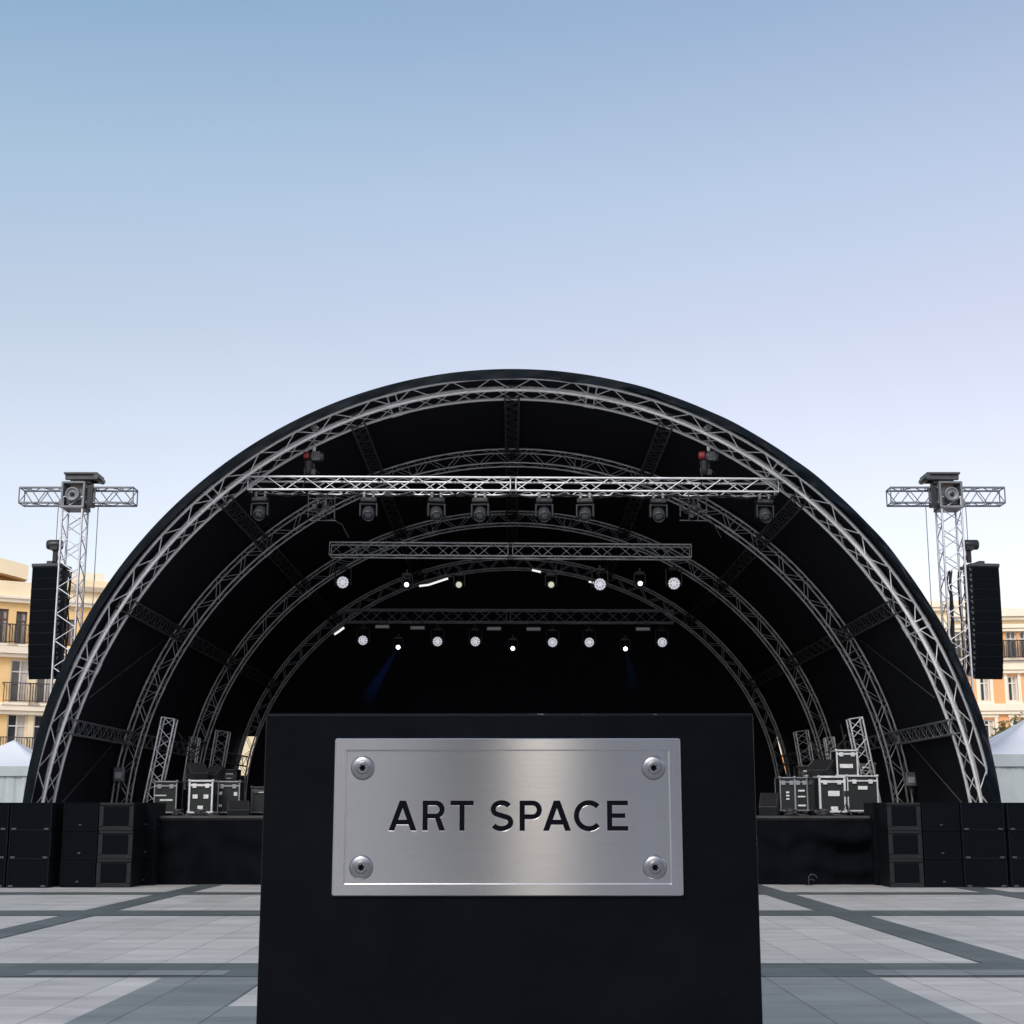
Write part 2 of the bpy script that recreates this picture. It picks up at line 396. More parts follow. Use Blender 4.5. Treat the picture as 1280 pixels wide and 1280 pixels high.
    def ribbon(pts, w):
        pts = [Vector((a, b, 0)) for a, b in pts]; l = []; r = []
        for i, p in enumerate(pts):
            t = (pts[min(i+1, len(pts)-1)]-pts[max(i-1, 0)]).normalized(); nn = Vector((-t.y, t.x, 0))
            l.append((p.x+nn.x*w/2, p.y+nn.y*w/2)); r.append((p.x-nn.x*w/2, p.y-nn.y*w/2))
        polys.append(l+r[::-1])
    def Cc(xa, xb):
        ov = H*.015; cz = H/2; rz = H/2+ov-S/2; rx = rz*.99; cx = xa+S/2+rx
        ribbon(arc(cx, cz, rx, rz, 43, 317, 40), S)
    def Ss(xa, xb):
        ov = H*.015; W = xb-xa; r = S/2; cx = (xa+xb)/2
        rzt = (H/2+ov-S*.5)/2; rzb = rzt; rx = W/2-S/2
        top_c = H/2+rzt; bot_c = H/2-rzb
        pts = arc(cx, top_c, rx*.93, rzt, 28, 225, 22)
        e = pts[-1]; b = arc(cx, bot_c, rx, rzb, 45, -152, 22)
        s0 = b[0]
        mid = [(e[0]+(s0[0]-e[0])*k/6, e[1]+(s0[1]-e[1])*k/6) for k in range(1, 6)]
        ribbon(pts+mid+b, S)
    A(X(485.3), X(521)); PR(X(528), X(556.5), True); T(X(562.8), X(592.2)); Ss(X(612.3), X(641.8))
    PR(X(649.4), X(677.6), False); A(X(678.6), X(714)); Cc(X(717.3), X(752)); Eh(X(758.8), X(785.4))
    # crisp polygons: remove (near) duplicate corners
    cv = bpy.data.curves.new('face', 'CURVE'); cv.dimensions = '2D'; cv.fill_mode = 'BOTH'; cv.extrude = .0009; cv.bevel_depth = .00035; cv.bevel_resolution = 1
    g0 = bo+ins+.0002
    outer = [(x0+g0-cx, z0+g0-z0), (x1-g0-cx, z0+g0-z0), (x1-g0-cx, z1-g0-z0), (x0+g0-cx, z1-g0-z0)]
    allp = [outer]+[[(a-cx, b+cap0-z0) for a, b in pp] for pp in polys]
    for pp in allp:
        sp = cv.splines.new('POLY'); sp.points.add(len(pp)-1)
        for i, (a, b) in enumerate(pp): sp.points[i].co = (a, b, 0, 1)
        sp.use_cyclic_u = True
    tmp = bpy.data.objects.new('tmp', cv); C.objects.link(tmp)
    bpy.context.view_layer.update()
    me = bpy.data.meshes.new_from_object(tmp.evaluated_get(bpy.context.evaluated_depsgraph_get()))
    bpy.data.objects.remove(tmp); bpy.data.curves.remove(cv)
    me.transform(Matrix.Rotation(R(90), 4, 'X'))
    me.transform(Matrix.Translation(Vector((cx, yf+RCS+.0011, z0))-L0))
    if not me.uv_layers: me.uv_layers.new(name='UVMap')
    uv = me.uv_layers[0]; uv.name = 'UVMap'
    for lp in me.loops:
        co = me.vertices[lp.vertex_index].co; uv.data[lp.index].uv = (co.z, -co.x)
    for p in me.polygons: p.use_smooth = False
    me.materials.clear(); me.materials.append(M['brushed'])
    fo = bpy.data.objects.new('plaque_face', me); C.objects.link(fo); fo.parent = pl
    # uv for the frame too
    me2 = pl.data; u2 = me2.uv_layers.new(name='UVMap')
    for lp in me2.loops:
        co = me2.vertices[lp.vertex_index].co; u2.data[lp.index].uv = (co.z, -co.x)
    # painted ground of the engraving, deep inside the letters
    k = MB(); ym = yf+RCS+.0019
    k.quad((X(475), ym, cap0-.006), (X(795), ym, cap0-.006), (X(795), ym, cap1+.006), (X(475), ym, cap1+.006))
    k.build('lettering', M['ink_shade'], pl, off=L0, norm=False)
    # screws
    ys = yf+RCS
    for n, (sx, sz) in enumerate(((453.5, 960), (816.8, 960), (451.6, 1084.3), (818.6, 1084.3))):
        c0 = P(sx, sz, ys); r = 14.6*2.4/F*1.0
        s = MB(); hr = r*.30
        prof = [(r*.97, -.0002), (r, .0008)]
        for a in range(0, 9):
            t = R(a*8.2); prof.append((r*.86*math.cos(t)+r*.10, .0012+.0036*math.sin(t)))
        rim = prof[-1]
        prof += [(r*.50, .0050), (r*.42, .0051), (r*.33, .0050)]
        s.lathe([p for p in prof], c0, (0, -1, 0), 32)
        s.cur = 1; s.lathe([(r*1.10, -.00035), (r*.9, -.0003)], c0, (0, -1, 0), 32); s.cur = 0  # dark ring around the head: its shadow on the plate, put into colour
        # star socket, walls and floor coloured dark for the shade inside
        star = []; nst = 36; base = c0+Vector((0, -.0050, 0)); deep = c0+Vector((0, -.0010, 0))
        ring = [base+Vector((math.cos(2*PI*q_/nst)*r*.36, 0, math.sin(2*PI*q_/nst)*r*.33)) for q_ in range(nst)]
        inn = [base+Vector((math.cos(2*PI*q_/nst+.3*n), 0, math.sin(2*PI*q_/nst+.3*n)))*1 for q_ in range(nst)]
        inn = []
        inn2 = []
        for q_ in range(nst):
            a = 2*PI*q_/nst; rr_ = r*.25*(1+.20*math.cos(6*(a+.4*n)))
            d = Vector((math.cos(a)*rr_, 0, math.sin(a)*rr_)); inn.append(base+d); inn2.append(deep+d)
        s.grid([ring, inn], False, True); s.cur = 1; s.grid([inn, inn2], False, True); s.poly(inn2)
        s.build('screw', None, pl, off=L0, mats=[M['steel'], M['ink_shade']])
build_podium()

# ================================================================== ROOF: arches, purlins, cover
def build_roof():
    root = thing('stage_roof', 'black vaulted stage roof on curved silver lattice arches, filling the middle of the square', 'stage roof', (0, 31, 0))
    O = root.location.copy()
    def arch(i, mat_, dep, h, rc, rd, inner0):
        c = ARC[i]; Y = ARCY[i]; mb = MB()
        dr0, dr1 = inner0, inner0+h
        tmax = PI/2+.145
        N = 96
        ths = [-tmax+2*tmax*k/N for k in range(N+1)]
        for dr, yy in ((dr0, Y), (dr1, Y), (dr0, Y+dep), (dr1, Y+dep)):
            mb.poly_tube([arcpt(c, t, dr, yy) for t in ths], rc, 10)
        nb = 36 if i == 1 else 36; st = 2*tmax/nb
        for k in range(nb):
            t0 = -tmax+st*k; t1 = t0+st/2; t2 = t0+st
            for (a, b) in (((dr0, Y), (dr1, Y)), ((dr0, Y+dep), (dr1, Y+dep)), ((dr0, Y), (dr0, Y+dep)), ((dr1, Y), (dr1, Y+dep)))[:3 if i == 1 else 4]:
                mb.tube(arcpt(c, t0, *a), arcpt(c, t1, *b), rd, 6, False)
                mb.tube(arcpt(c, t1, *b), arcpt(c, t2, *a), rd, 6, False)
            if k % 5 == 0:      # section joint: a close pair of frames
                for dt in (-.010, .010):
                    q = [arcpt(c, t0+dt, *e) for e in ((dr0, Y), (dr1, Y), (dr1, Y+dep), (dr0, Y+dep))]
                    for e in range(4): mb.tube(q[e], q[(e+1) % 4], rd*1.35, 6, False)
                for e in ((dr0, Y), (dr0, Y+dep), (dr1, Y)):
                    p = arcpt(c, t0-.014, *e); q = arcpt(c, t0+.014, *e); mb.tube(p, q, rc*1.35, 8)
        o = mb.build('arch_truss', mat_, root, off=O, norm=False); return o
    arch(1, M['alu_lit'], .72, .27, .038, .013, 0)
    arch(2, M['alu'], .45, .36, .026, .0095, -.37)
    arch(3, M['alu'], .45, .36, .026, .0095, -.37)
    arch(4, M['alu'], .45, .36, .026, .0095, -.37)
    # base plates
    for i in (1, 2, 3, 4):
        for s in (-1, 1):
            p = arcpt(ARC[i], s*PI/2, -.05 if i == 1 else -.2, ARCY[i]+.25)
            b = MB(); b.box((p.x, p.y, .03), (.7, .95, .06)); b.build('base_plate', M['dark_truss'], root, off=O)
    # purlins
    for deg in (0, 22, -22, 43, -43, 62, -62, 79, -79):
        th = R(deg); mb = MB(); pts = []
        low = abs(deg) == 79
        for i in (1, 2, 3, 4):
            p = arcpt(ARC[i], th, .06 if i == 1 else -.19, ARCY[i]+(.36 if i == 1 else .22)); pts.append(p)
        for a, b in zip(pts, pts[1:]):
            truss_line(mb, a, b, .30, .30, .024, .012, up=(math.sin(th), 0, math.cos(th)), step=.6)
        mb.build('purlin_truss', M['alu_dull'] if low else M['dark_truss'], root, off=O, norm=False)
    # cover
    mb = MB(); tm = PI/2+.148; N = 120
    ths = [-tm+2*tm*k/N for k in range(N+1)]
    cols = [(EDGE, 0, 30.66), (EDGE, .01, 31.2), (EDGE, .02, 32.0)]
    def blend(a, b, f): return tuple(a[j]*(1-f)+b[j]*f for j in range(3))
    last = (EDGE, .02, 32.0)
    segs = [(ARC[2], .14, 37.2), (ARC[3], .14, 43.2), (ARC[4], .14, 48.7), (ARC[4], .12, 49.35)]
    for c2, d2, y2 in segs:
        n = 5 if y2 != 49.35 else 1
        for k in range(1, n+1):
            f = k/n; sag = -.07*math.sin(PI*f)
            cols.append((blend(last[0], c2, f), last[1]*(1-f)+d2*f+sag, last[2]*(1-f)+y2*f))
        last = (c2, d2, y2)
    rows = [[arcpt(c, t, dr, y) for t in ths] for c, dr, y in cols]
    mb.grid(rows, True)
    mb.cur = 1
    rows2 = [[arcpt(c, t, dr-.035, y) for t in ths] for c, dr, y in cols]
    mb.grid(rows2, True)
    mb.build('cover', None, root, off=O, mats=[M['membrane'], M['membrane_in']], norm=False)
    # front flap hanging over the top chord, ruffled on the right
    rnd = random.Random(3)
    ph = [rnd.uniform(0, 6.28) for _ in range(12)]
    N = 560; ths = [-tm+2*tm*k/N for k in range(N+1)]
    front = []; back = []
    for j in range(8):
        f = j/7; row = []; rb = []
        for t in ths:
            w = .08+.92*max(0, min(1, (t+.05)/.9))
            amp = .010+.085*w
            base = .20 - .03*math.sin(abs(t)) + (.030*math.sin(9*t+ph[0])+.02*math.sin(23*t+ph[1]))*(.4+w)
            wr = math.sin(31*t+ph[2]+2.2*f)*.5+math.sin(53*t+ph[3]-3*f)*.4+math.sin(87*t+ph[4]+4*f)*.3+math.sin(17*t+ph[5])*.5-abs(math.sin(21*t+ph[8]+1.5*f))*1.3*w-abs(math.sin(36*t+ph[9]-2*f))*.8*w
            rip = wr*amp*(.25+.75*f)
            dr = -f*base+ .01*math.sin(44*t+ph[6])*w*f + math.sin(29*t+ph[7])*.012*w
            if j == 0: rip *= .3
            row.append(arcpt(EDGE, t, dr+.012, 30.60+rip))
            rb.append(arcpt(EDGE, t, dr+.012, 30.615+rip))
        front.append(row); back.append(rb)
    mb = MB(); mb.grid([[arcpt(EDGE, t, .006, 30.72) for t in ths], [arcpt(EDGE, t, .016, 30.61) for t in ths]], True); mb.grid(front, True)
    mb.cur = 1; mb.grid(back, True)
    mb.build('front_flap', None, root, off=O, mats=[M['membrane'], M['membrane_in']], norm=False)
    # rear curtain with an open slit beside each rear leg
    mb = MB(); dz = .06; zt = 10; Yb = 49.2
    h0, h1 = 2.62, 3.86
    z = 0
    def inner(z, s):      # slit edges
        f = (z-h0)/(h1-h0)
        if s < 0: return P(293, 965, Yb).x*(1-f)+P(299, 925, Yb).x*f, P(309, 965, Yb).x*(1-f)+P(320, 925, Yb).x*f
        return P(983, 962, Yb).x*(1-f)+P(971, 921, Yb).x*f, P(999, 962, Yb).x*(1-f)+P(991, 921, Yb).x*f
    def ext(z):
        lo, hi = 0, PI/2
        if z <= ZC: return rad(ARC[4], PI/2)+.12
        for _ in range(30):
            m = (lo+hi)/2
            if ZC+math.cos(m)*(rad(ARC[4], m)+.12) > z: lo = m
            else: hi = m
        return math.sin(lo)*(rad(ARC[4], lo)+.12)
    ztop = ZC+ARC[4][0]+.11
    while z < ztop-1e-6:
        zn = min(z+dz, ztop); a, b = ext(z), ext(zn)
        if h0 <= z < h1:
            l0 = inner(z, -1); l1 = inner(zn, -1); r0 = inner(z, 1); r1 = inner(zn, 1)
            iv = [((-a, l0[0]), (-b, l1[0])), ((l0[1], r0[0]), (l1[1], r1[0])), ((r0[1], a), (r1[1], b))]
        else: iv = [((-a, a), (-b, b))]
        for (q0, q1), (p0, p1) in iv:
            if q1 > q0: mb.quad((q0, Yb, z), (q1, Yb, z), (p1, Yb, zn), (p0, Yb, zn))
        z = zn
    mb.build('rear_curtain', M['membrane_in'], root, off=O, norm=False)
    # guy wires inside the bays
    for s in (-1, 1):
        for (a, b) in (((78, 1003), (152, 918)), ((112, 872), (205, 800)), ((178, 730), (236, 708))):
            pa = P(640-(640-a[0]), a[1], 31.6); pb = P(b[0], b[1], 36.6)
            pa.x *= 1; 
            if s > 0: pa.x *= -1; pb.x *= -1
            m_ = MB(); m_.tube(pa, pb, .010, 5); m_.build('bracing_wire', M['rope'], root, off=O, norm=False)
build_roof()

# ================================================================== STAGE PLATFORM
def build_stage():
    root = thing('stage_platform', 'raised black stage platform with draped black skirt under the arched roof', 'stage', (0, 31, 0))
    O = root.location.copy(); DZ = 1.37
    b = MB(); b.box((0, 40.1, DZ-.06), (15.6, 18, .12)); b.build('deck', M['deck'], root, off=O)
    b = MB(); b.box((0, 31.07, DZ-.028), (15.6, .05, .05)); b.build('edge_trim', M['deck_edge'], root, off=O, bevel=.006)
    # skirt with swags
    rnd = random.Random(5); rows = []
    NX = 420; NZ = 26
    dr = [(rnd.uniform(-7.5, 7.5), rnd.uniform(.6, 1.6), rnd.uniform(-.5, .5)) for _ in range(14)]
    for j in range(NZ+1):
        z = .012+(DZ-.10)*j/NZ; row = []
        for i in range(NX+1):
            x = -7.7+15.4*i/NX; f = 1-j/NZ
            y = .035*math.sin(x*5.1+1.3*math.sin(x*1.7))*(.3+f)+.018*math.sin(x*13+f*2)*(.3+f)
            for (dx, w, sk) in dr:
                u = (x-dx)/w
                if abs(u) < 1:
                    s = (1-u*u)**2; y -= .055*s*math.sin(9*(z-.35*u*u*sk-.5*abs(u)))*math.sin(PI*j/NZ)
            row.append((x, 31.02+y, z))
        rows.append(row)
    mb = MB(); mb.grid(rows, True); mb.build('skirt', M['skirt'], root, off=O, norm=False)
    for s in (-1, 1):
        mb = MB(); mb.quad((s*7.72, 31.05, 0), (s*7.72, 49, 0), (s*7.72, 49, DZ-.12), (s*7.72, 31.05, DZ-.12)); mb.build('side_skirt', M['skirt'], root, off=O, norm=False)
    return DZ
DZ = build_stage()

# ================================================================== LIGHTING TRUSSES
def lighting_truss(l, r, ytop_l, ytop_r, Y, h, dep, rc, rd, label, matl, gr='lighting trusses hung across the stage'):
    a = P(l, ytop_l, Y); b = P(r, ytop_r, Y)
    c = (a+b)/2; root = thing('lighting_truss', label, 'truss', (c.x, Y+dep/2, c.z-h), gr)
    O = root.location.copy()
    off = Vector((0, dep/2, -h/2)); t = (b-a).normalized()
    mb = MB(); Ln = (b-a).length; nsec = 2
    for k in range(nsec):
        p = a+(b-a)*(k/nsec)+off; q = a+(b-a)*((k+1)/nsec)+off
        if k > 0: p = p+t*.06
        if k < nsec-1: q = q-t*.06
        m = MB(); truss_line(m, p, q, dep, h, rc, rd, step=.78 if h < .32 else .8, n=10)
        m.build('truss_section', matl, root, off=O, norm=False)
    mid = (a+b)/2+off
    for sy in (-1, 1):
        for sz in (-1, 1):
            m = MB(); q = mid+Vector((0, sy*dep/2, sz*h/2)); m.tube(q-t*.07, q+t*.07, rc*1.15, 8)
            m.build('joint_spigot', M['alu_dull'], root, off=O, norm=False)
    return root, a, b
T1, a1, b1 = lighting_truss(310, 973, 595.5, 598.5, 31.25, .285, .5, .026, .012, 'bright silver lighting truss at the front, widest and highest of the three', M['alu'])
T2, a2, b2 = lighting_truss(412, 864, 677.5, 680.5, 37.6, .33, .42, .024, .010, 'grey lighting truss in the middle, between the front and rear trusses', M['alu'])
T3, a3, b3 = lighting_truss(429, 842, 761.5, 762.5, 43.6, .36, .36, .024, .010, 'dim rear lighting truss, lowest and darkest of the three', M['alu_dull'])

# black cable loom tied along the lower rear chord of the front truss
rnd = random.Random(12); pts = []; q = MB()
for cab in range(2):
    pts = []
    for i in range(91):
        f = i/90; p = a1+(b1-a1)*f; ty = i % 9
        pts.append(p+Vector((0, .30+.05*cab, -.285-.02-.05*math.sin(PI*ty/9)*(.4+rnd.random())-.01*cab)))
    q.poly_tube(pts, .016, 6)
rt = thing('cable_loom', 'black cables tied along the underside of the front lighting truss', 'cable', a1)
q.build('cable', M['black_matte'], rt, off=a1, norm=False)
# chain hoists that carry the front truss
def hoist(px, label, side):
    top = P(px, 537, 31.45); tz = P(px, 596, 31.45).z
    root = thing('chain_hoist', label, 'chain hoist', (top.x, 31.45, tz), 'chain hoists of the front truss')
    O = root.location.copy(); H = top.z-tz
    m = MB(); m.lathe([(.001, -.14), (.085, -.13), (.10, -.09), (.10, .12), (.085, .16), (.001, .165)], (side*.05, 0, .45), (1, 0, 0), 16)
    m.box((side*.05, 0, .45), (.17, .19, .20)); m.build('motor', M['grey_plastic'], root)
    m = MB(); m.lathe([(.001, -.07), (.082, -.06), (.088, .0), (.088, .06)], (-.16, -.02, .47), (1, 0, 0), 14); m.build('end_cap', M['red'], root)
    m = MB(); n = int((H-.60)/.05)
    for k in range(n):
        z = .60+k*.05; s = (k % 2)
        d = Vector((.018, 0, 0)) if s else Vector((0, .018, 0))
        m.poly_tube([(d.x, d.y, z), (d.x, d.y, z+.055), (-d.x, -d.y, z+.055), (-d.x, -d.y, z), (d.x, d.y, z)], .009, 5)
    m.build('chain', M['alu'], root, norm=False)
    m = MB(); m.box((0, 0, H+.03), (.10, .14, .14)); m.tube((-.09, 0, H+.05), (.09, 0, H+.05), .03, 8); m.build('hook', M['alu'], root, bevel=.01)
    m = MB(); m.box((0, 0, .63), (.07, .07, .12)); m.build('chain_guide', M['alu'], root, bevel=.01)
    m = MB(); m.poly_tube([(0, 0, .36), (0, 0, .22), (0, 0, .14)], [.03, .022, .03], 8); m.box((0, 0, .10), (.09, .12, .12)); m.tube((-.13, 0, .06), (.0, 0, .2), .012, 6); m.tube((.13, 0, .06), (.0, 0, .2), .012, 6)
    m.build('lower_hook', M['black_plastic'], root)
    m = MB(); m.lathe([(.001, -.30), (.075, -.29), (.085, -.18), (.10, -.02), (.10, .0), (.09, .0), (.07, -.15), (.001, -.26)], (-side*.11, -.02, .34), (0, 0, 1), 14); m.build('chain_bag', M['black_matte'], root)
    m = MB(); m.poly_tube([(-side*.11, -.02, .38), (-side*.20, -.05, .15), (-side*.16, -.1, -.1), (-side*.24, -.05, -.3)], .012, 6); m.build('power_cable', M['black_plastic'], root, norm=False)
hoist(393.5, 'red-ended chain hoist holding the left end of the front truss', 1)
hoist(885, 'red-ended chain hoist holding the right end of the front truss', 1)

def cluster(px, label, s):
    c = P(px, 620, 31.5); root = thing('rigging_bundle', label, 'rigging', (c.x, 31.5, c.z), 'rigging bundles under the front truss'); rnd = random.Random(int(px))
    m = MB()
    for k in range(4): m.tube((-.28+k*.19, 0, .02), (-.28+k*.19, 0, -.55+rnd.uniform(0, .1)), .014, 6)
    for z in (-.06, -.30, -.54): m.tube((-.30, 0, z), (.33, 0, z+rnd.uniform(-.02, .02)), .016, 6)
    m.build('pipe_frame', M['grey_plastic'], root, norm=False)
    for k in range(7):
        m = MB(); x, z = rnd.uniform(-.25, .27), rnd.uniform(-.52, -.12); m.box((x, -.05-.01*k, z), (rnd.uniform(.05, .12), .09, rnd.uniform(.05, .13)))
        m.build('connector_box', M['black_plastic'], root, bevel=.008)
    m = MB()
    for k in range(5):
        x = rnd.uniform(-.2, .2); r = rnd.uniform(.06, .12); z = rnd.uniform(-.45, -.15)
        m.poly_tube([(x+r*math.cos(2*PI*i/16), -.09-.01*k, z+r*1.2*math.sin(2*PI*i/16)) for i in range(17)], .009, 5)
    m.poly_tube([(s*.2, 0, -.5), (s*.45, .05, -.62), (s*.6, .1, -.9)], .012, 5)
    m.build('coiled_cable', M['black_plastic'], root, norm=False)
cluster(402, 'bundle of black pipes and coiled cable under the left part of the front truss', 1)
cluster(866, 'bundle of black pipes and coiled cable under the right part of the front truss', 1)

# moving head lights
def moving_head():
    root = thing('moving_head_light', '', 'stage light')
    for s in (-1, 1):
        m = MB(); m.box((s*.10, 0, -.02), (.05, .07, .09)); m.tube((s*.10, -.035, .02), (s*.10, .035, .02), .038, 8)
        m.build('clamp', M['alu_dull'], root, bevel=.006)
    m = MB(); m.box((0, 0, -.125), (.36, .26, .115)); m.build('base', M['black_plastic'], root, bevel=.03, seg=3)
    m = MB(); m.box((0, -.132, -.125), (.13, .006, .045)); m.build('display', M['grey_plastic'], root)
    m = MB()
    m.box((0, 0, -.215), (.34, .15, .05))
    for s in (-1, 1): m.box((s*.178, 0, -.345), (.045, .17, .29))
    m.build('yoke', M['black_plastic'], root, bevel=.018, seg=3)
    ax = Vector((0, -.78, -.62)).normalized()
    hd = MB(); hd.lathe([(.001, -.19), (.08, -.185), (.12, -.15), (.135, -.06), (.138, .08), (.128, .15), (.118, .17), (.108, .17), (.105, .14)], (0, 0, -.40), ax, 24)
    h = hd.build('head', M['grey_plastic'], root, norm=False)
    ln = MB(); ln.lathe([(.105, .14), (.09, .155), (.06, .17), (.03, .177), (.001, .18)], (0, 0, -.40), ax, 20); ln.build('lens', M['lens'], h, norm=False)
    return root
mh = moving_head()
ords = ['first', 'second', 'third', 'fourth', 'fifth', 'sixth', 'seventh', 'eighth']
near = ['at its left end', 'just right of the left rigging bundle', 'outer of the pair left of centre', 'inner of the pair left of centre',
        'inner of the pair right of centre', 'outer of the pair right of centre', 'just left of the right rigging bundle', 'at its right end']
for k, px in enumerate((326, 461, 545.5, 600.5, 680, 731.5, 822.5, 955)):
    zz = P(px, 616+3*(px-310)/663, 31.5).z
    lab = 'moving head light under the front truss, '+near[k]
    loc = (P(px, 620, 31.5).x, 31.5, zz-.03)
    if k == 0: o = mh; o.location = loc; o['label'] = lab; o['group'] = 'moving heads under the front truss'
    else: o = dup(mh, loc, label=lab)
    o.rotation_euler = (0, 0, R((-6, 4, 9, -5, 3, -8, 2, 6)[k]))

# wash lights and spots on the rear trusses
def wash_light(n_lens_mat, scale, mbright, name='wash_light'):
    root = thing(name, '', 'stage light')
    m = MB(); m.box((0, 0, -.03), (.06, .08, .10)); m.box((0, 0, -.11), (.26*scale, .2*scale, .07)); m.build('base', M['black_plastic'], root, bevel=.01)
    zc = -.11-.25*scale-.12
    m = MB()
    for s in (-1, 1): m.box((s*.20*scale, .02, (zc-.13)/2-.02), (.03, .09, abs(zc+.13)+.12))
    m.build('yoke', M['black_plastic'], root, bevel=.008)
    ax = Vector((0, -1, -.20)).normalized(); up = Vector((1, 0, 0)).cross(ax).normalized(); sd = Vector((1, 0, 0))
    r = .165*scale
    h = MB(); h.lathe([(.001, -.16), (r*.7, -.15), (r*.98, -.06), (r*1.02, .03), (r*.98, .045), (r*.95, .03)], (0, 0, zc), ax, 24)
    hd = h.build('head', M['black_plastic'], root, norm=False)
    l = MB(); cc = Vector((0, 0, zc))+ax*.025
    pts = [(0, 0)]+[(r*.36*math.cos(k*PI/3), r*.36*math.sin(k*PI/3)) for k in range(6)]+[(r*.74*math.cos(k*PI/6), r*.74*math.sin(k*PI/6)) for k in range(12)]
    for a, b in pts: l.lathe([(r*.18, 0), (r*.165, .010), (r*.08, .018), (.001, .02)], cc+sd*a+up*b, ax, 10)
    l.build('lens_panel', n_lens_mat, hd, norm=False)
    bk = MB(); bk.lathe([(.001, .012), (r*.93, .012)], (0, 0, zc), ax, 24); bk.build('lamp_disc', M['lamp_back'], hd, norm=False)
    return root, zc
def spot_light(lm, rl, name='spot_light'):
    root = thing(name, '', 'stage light')
    m = MB(); m.box((0, 0, -.03), (.06, .08, .10)); m.box((0, 0, -.11), (.24, .2, .08)); m.build('base', M['black_plastic'], root, bevel=.01)
    m = MB()
    for s in (-1, 1): m.box((s*.14, .02, -.26), (.03, .09, .30))
    m.build('yoke', M['black_plastic'], root, bevel=.008)
    zc = -.36; ax = Vector((0, -1, -.25)).normalized()
    h = MB(); h.lathe([(.001, -.18), (.09, -.17), (.12, -.05), (.115, .12), (.10, .14), (rl+.004, .14), (rl+.002, .12)], (0, 0, zc), ax, 20)
    hd = h.build('head', M['black_plastic'], root, norm=False)
    l = MB(); l.lathe([(rl, .12), (rl*.8, .135), (rl*.4, .145), (.001, .148)], (0, 0, zc), ax, 16); l.build('lens', lm, hd, norm=False)
    return root, zc
def place(proto, zc, px, py, Y, label, group, first, mul=1):
    p = P(px, py, Y); loc = (p.x, Y+.18, p.z-zc)
    if first: proto.location = loc; proto['label'] = label; proto['group'] = group; return proto
    return dup(proto, loc, label=label, group=group)
w2, z2 = wash_light(M['lamp_white'], 1.0, 1)
G2 = 'lamps under the middle truss'; G3 = 'lamps under the rear truss'
for k, (px, py, lb) in enumerate(((427.5, 726.5, 'round many-lens wash light at the left end of the middle truss'), (750.5, 729, 'round many-lens wash light right of centre under the middle truss'), (843.5, 728, 'round many-lens wash light at the right end of the middle truss'))):
    place(w2, z2, px, py, 37.6, lb, G2, k == 0)
s2, zs2 = spot_light(M['lamp_blue'], .055)
place(s2, zs2, 508, 729, 37.6, 'small bright bluish spot light on the left half of the middle truss', G2, True)
place(s2, zs2, 800.5, 727.5, 37.6, 'small bright bluish spot light on the right half of the middle truss', G2, False)
y2, zy2 = spot_light(M['lamp_warm'], .078)
place(y2, zy2, 573.5, 729, 37.6, 'dull yellowish spot light left of centre under the middle truss', G2, True)
place(y2, zy2, 689, 729, 37.6, 'dull yellowish spot light right of centre under the middle truss', G2, False)
w3, z3 = wash_light(M['lamp_white'], .92, 1)
for k, (px, py, lb) in enumerate(((453, 799.5, 'white wash light at the left end of the rear truss'), (546.5, 801, 'left one of two neighbouring white wash lights left of centre, rear truss'), (594, 801, 'right one of two neighbouring white wash lights left of centre, rear truss'),
        (691, 802, 'left one of two neighbouring white wash lights right of centre, rear truss'), (737, 802, 'right one of two neighbouring white wash lights right of centre, rear truss'), (828.5, 802, 'white wash light at the right end of the rear truss'))):
    place(w3, z3, px, py, 43.6, lb, G3, k == 0)
s3, zs3 = spot_light(M['lamp_blue'], .060)
place(s3, zs3, 497.5, 807.5, 43.6, 'small bright spot light with a blue beam, left part of the rear truss', G3, True)
place(s3, zs3, 641, 809, 43.6, 'small bright spot light at the middle of the rear truss', G3, False)
place(s3, zs3, 782, 809.5, 43.6, 'small bright spot light on the right part of the rear truss', G3, False)
# the faint visible beams: thin cones of lit air
def beam(px, py, ex, ey, Y, col, st, label):
    a = P(px, py, Y); b = P(ex, ey, Y-1.2); O = a.copy()
    m = MB(); d = (b-a); Ln = d.length
    m.lathe([(.03, 0), (.22, Ln)], a, d, 20); n = d.normalized()
    o = m.build('light_beam', None, None, off=O, mats=[bpy.data.materials.new('beam')], norm=False)
    mt = o.data.materials[0]; mt.use_nodes = True; nt = mt.node_tree; nt.nodes.clear()
    out = nt.nodes.new('ShaderNodeOutputMaterial'); em = nt.nodes.new('ShaderNodeEmission'); em.inputs['Color'].default_value = (*col, 1)
    tc = nt.nodes.new('ShaderNodeTexCoord'); vl = nt.nodes.new('ShaderNodeVectorMath'); vl.operation = 'LENGTH'
    mr = nt.nodes.new('ShaderNodeMapRange'); mr.inputs['From Max'].default_value = Ln*.95; mr.inputs['To Min'].default_value = st; mr.inputs['To Max'].default_value = 0
    nt.links.new(tc.outputs['Object'], vl.inputs[0]); nt.links.new(vl.outputs['Value'], mr.inputs['Value'])
    nt.links.new(mr.outputs['Result'], em.inputs['Strength']); nt.links.new(em.outputs[0], out.inputs['Volume'])
    tag(o, label, 'light beam'); o['kind'] = 'stuff'
beam(497, 810, 452, 885, 43.3, (.05, .22, 1), .075, 'faint blue beam in the air below the left rear spot light')
beam(782, 812, 796, 870, 43.3, (.05, .25, .6), .035, 'very faint teal beam below the right rear spot light')

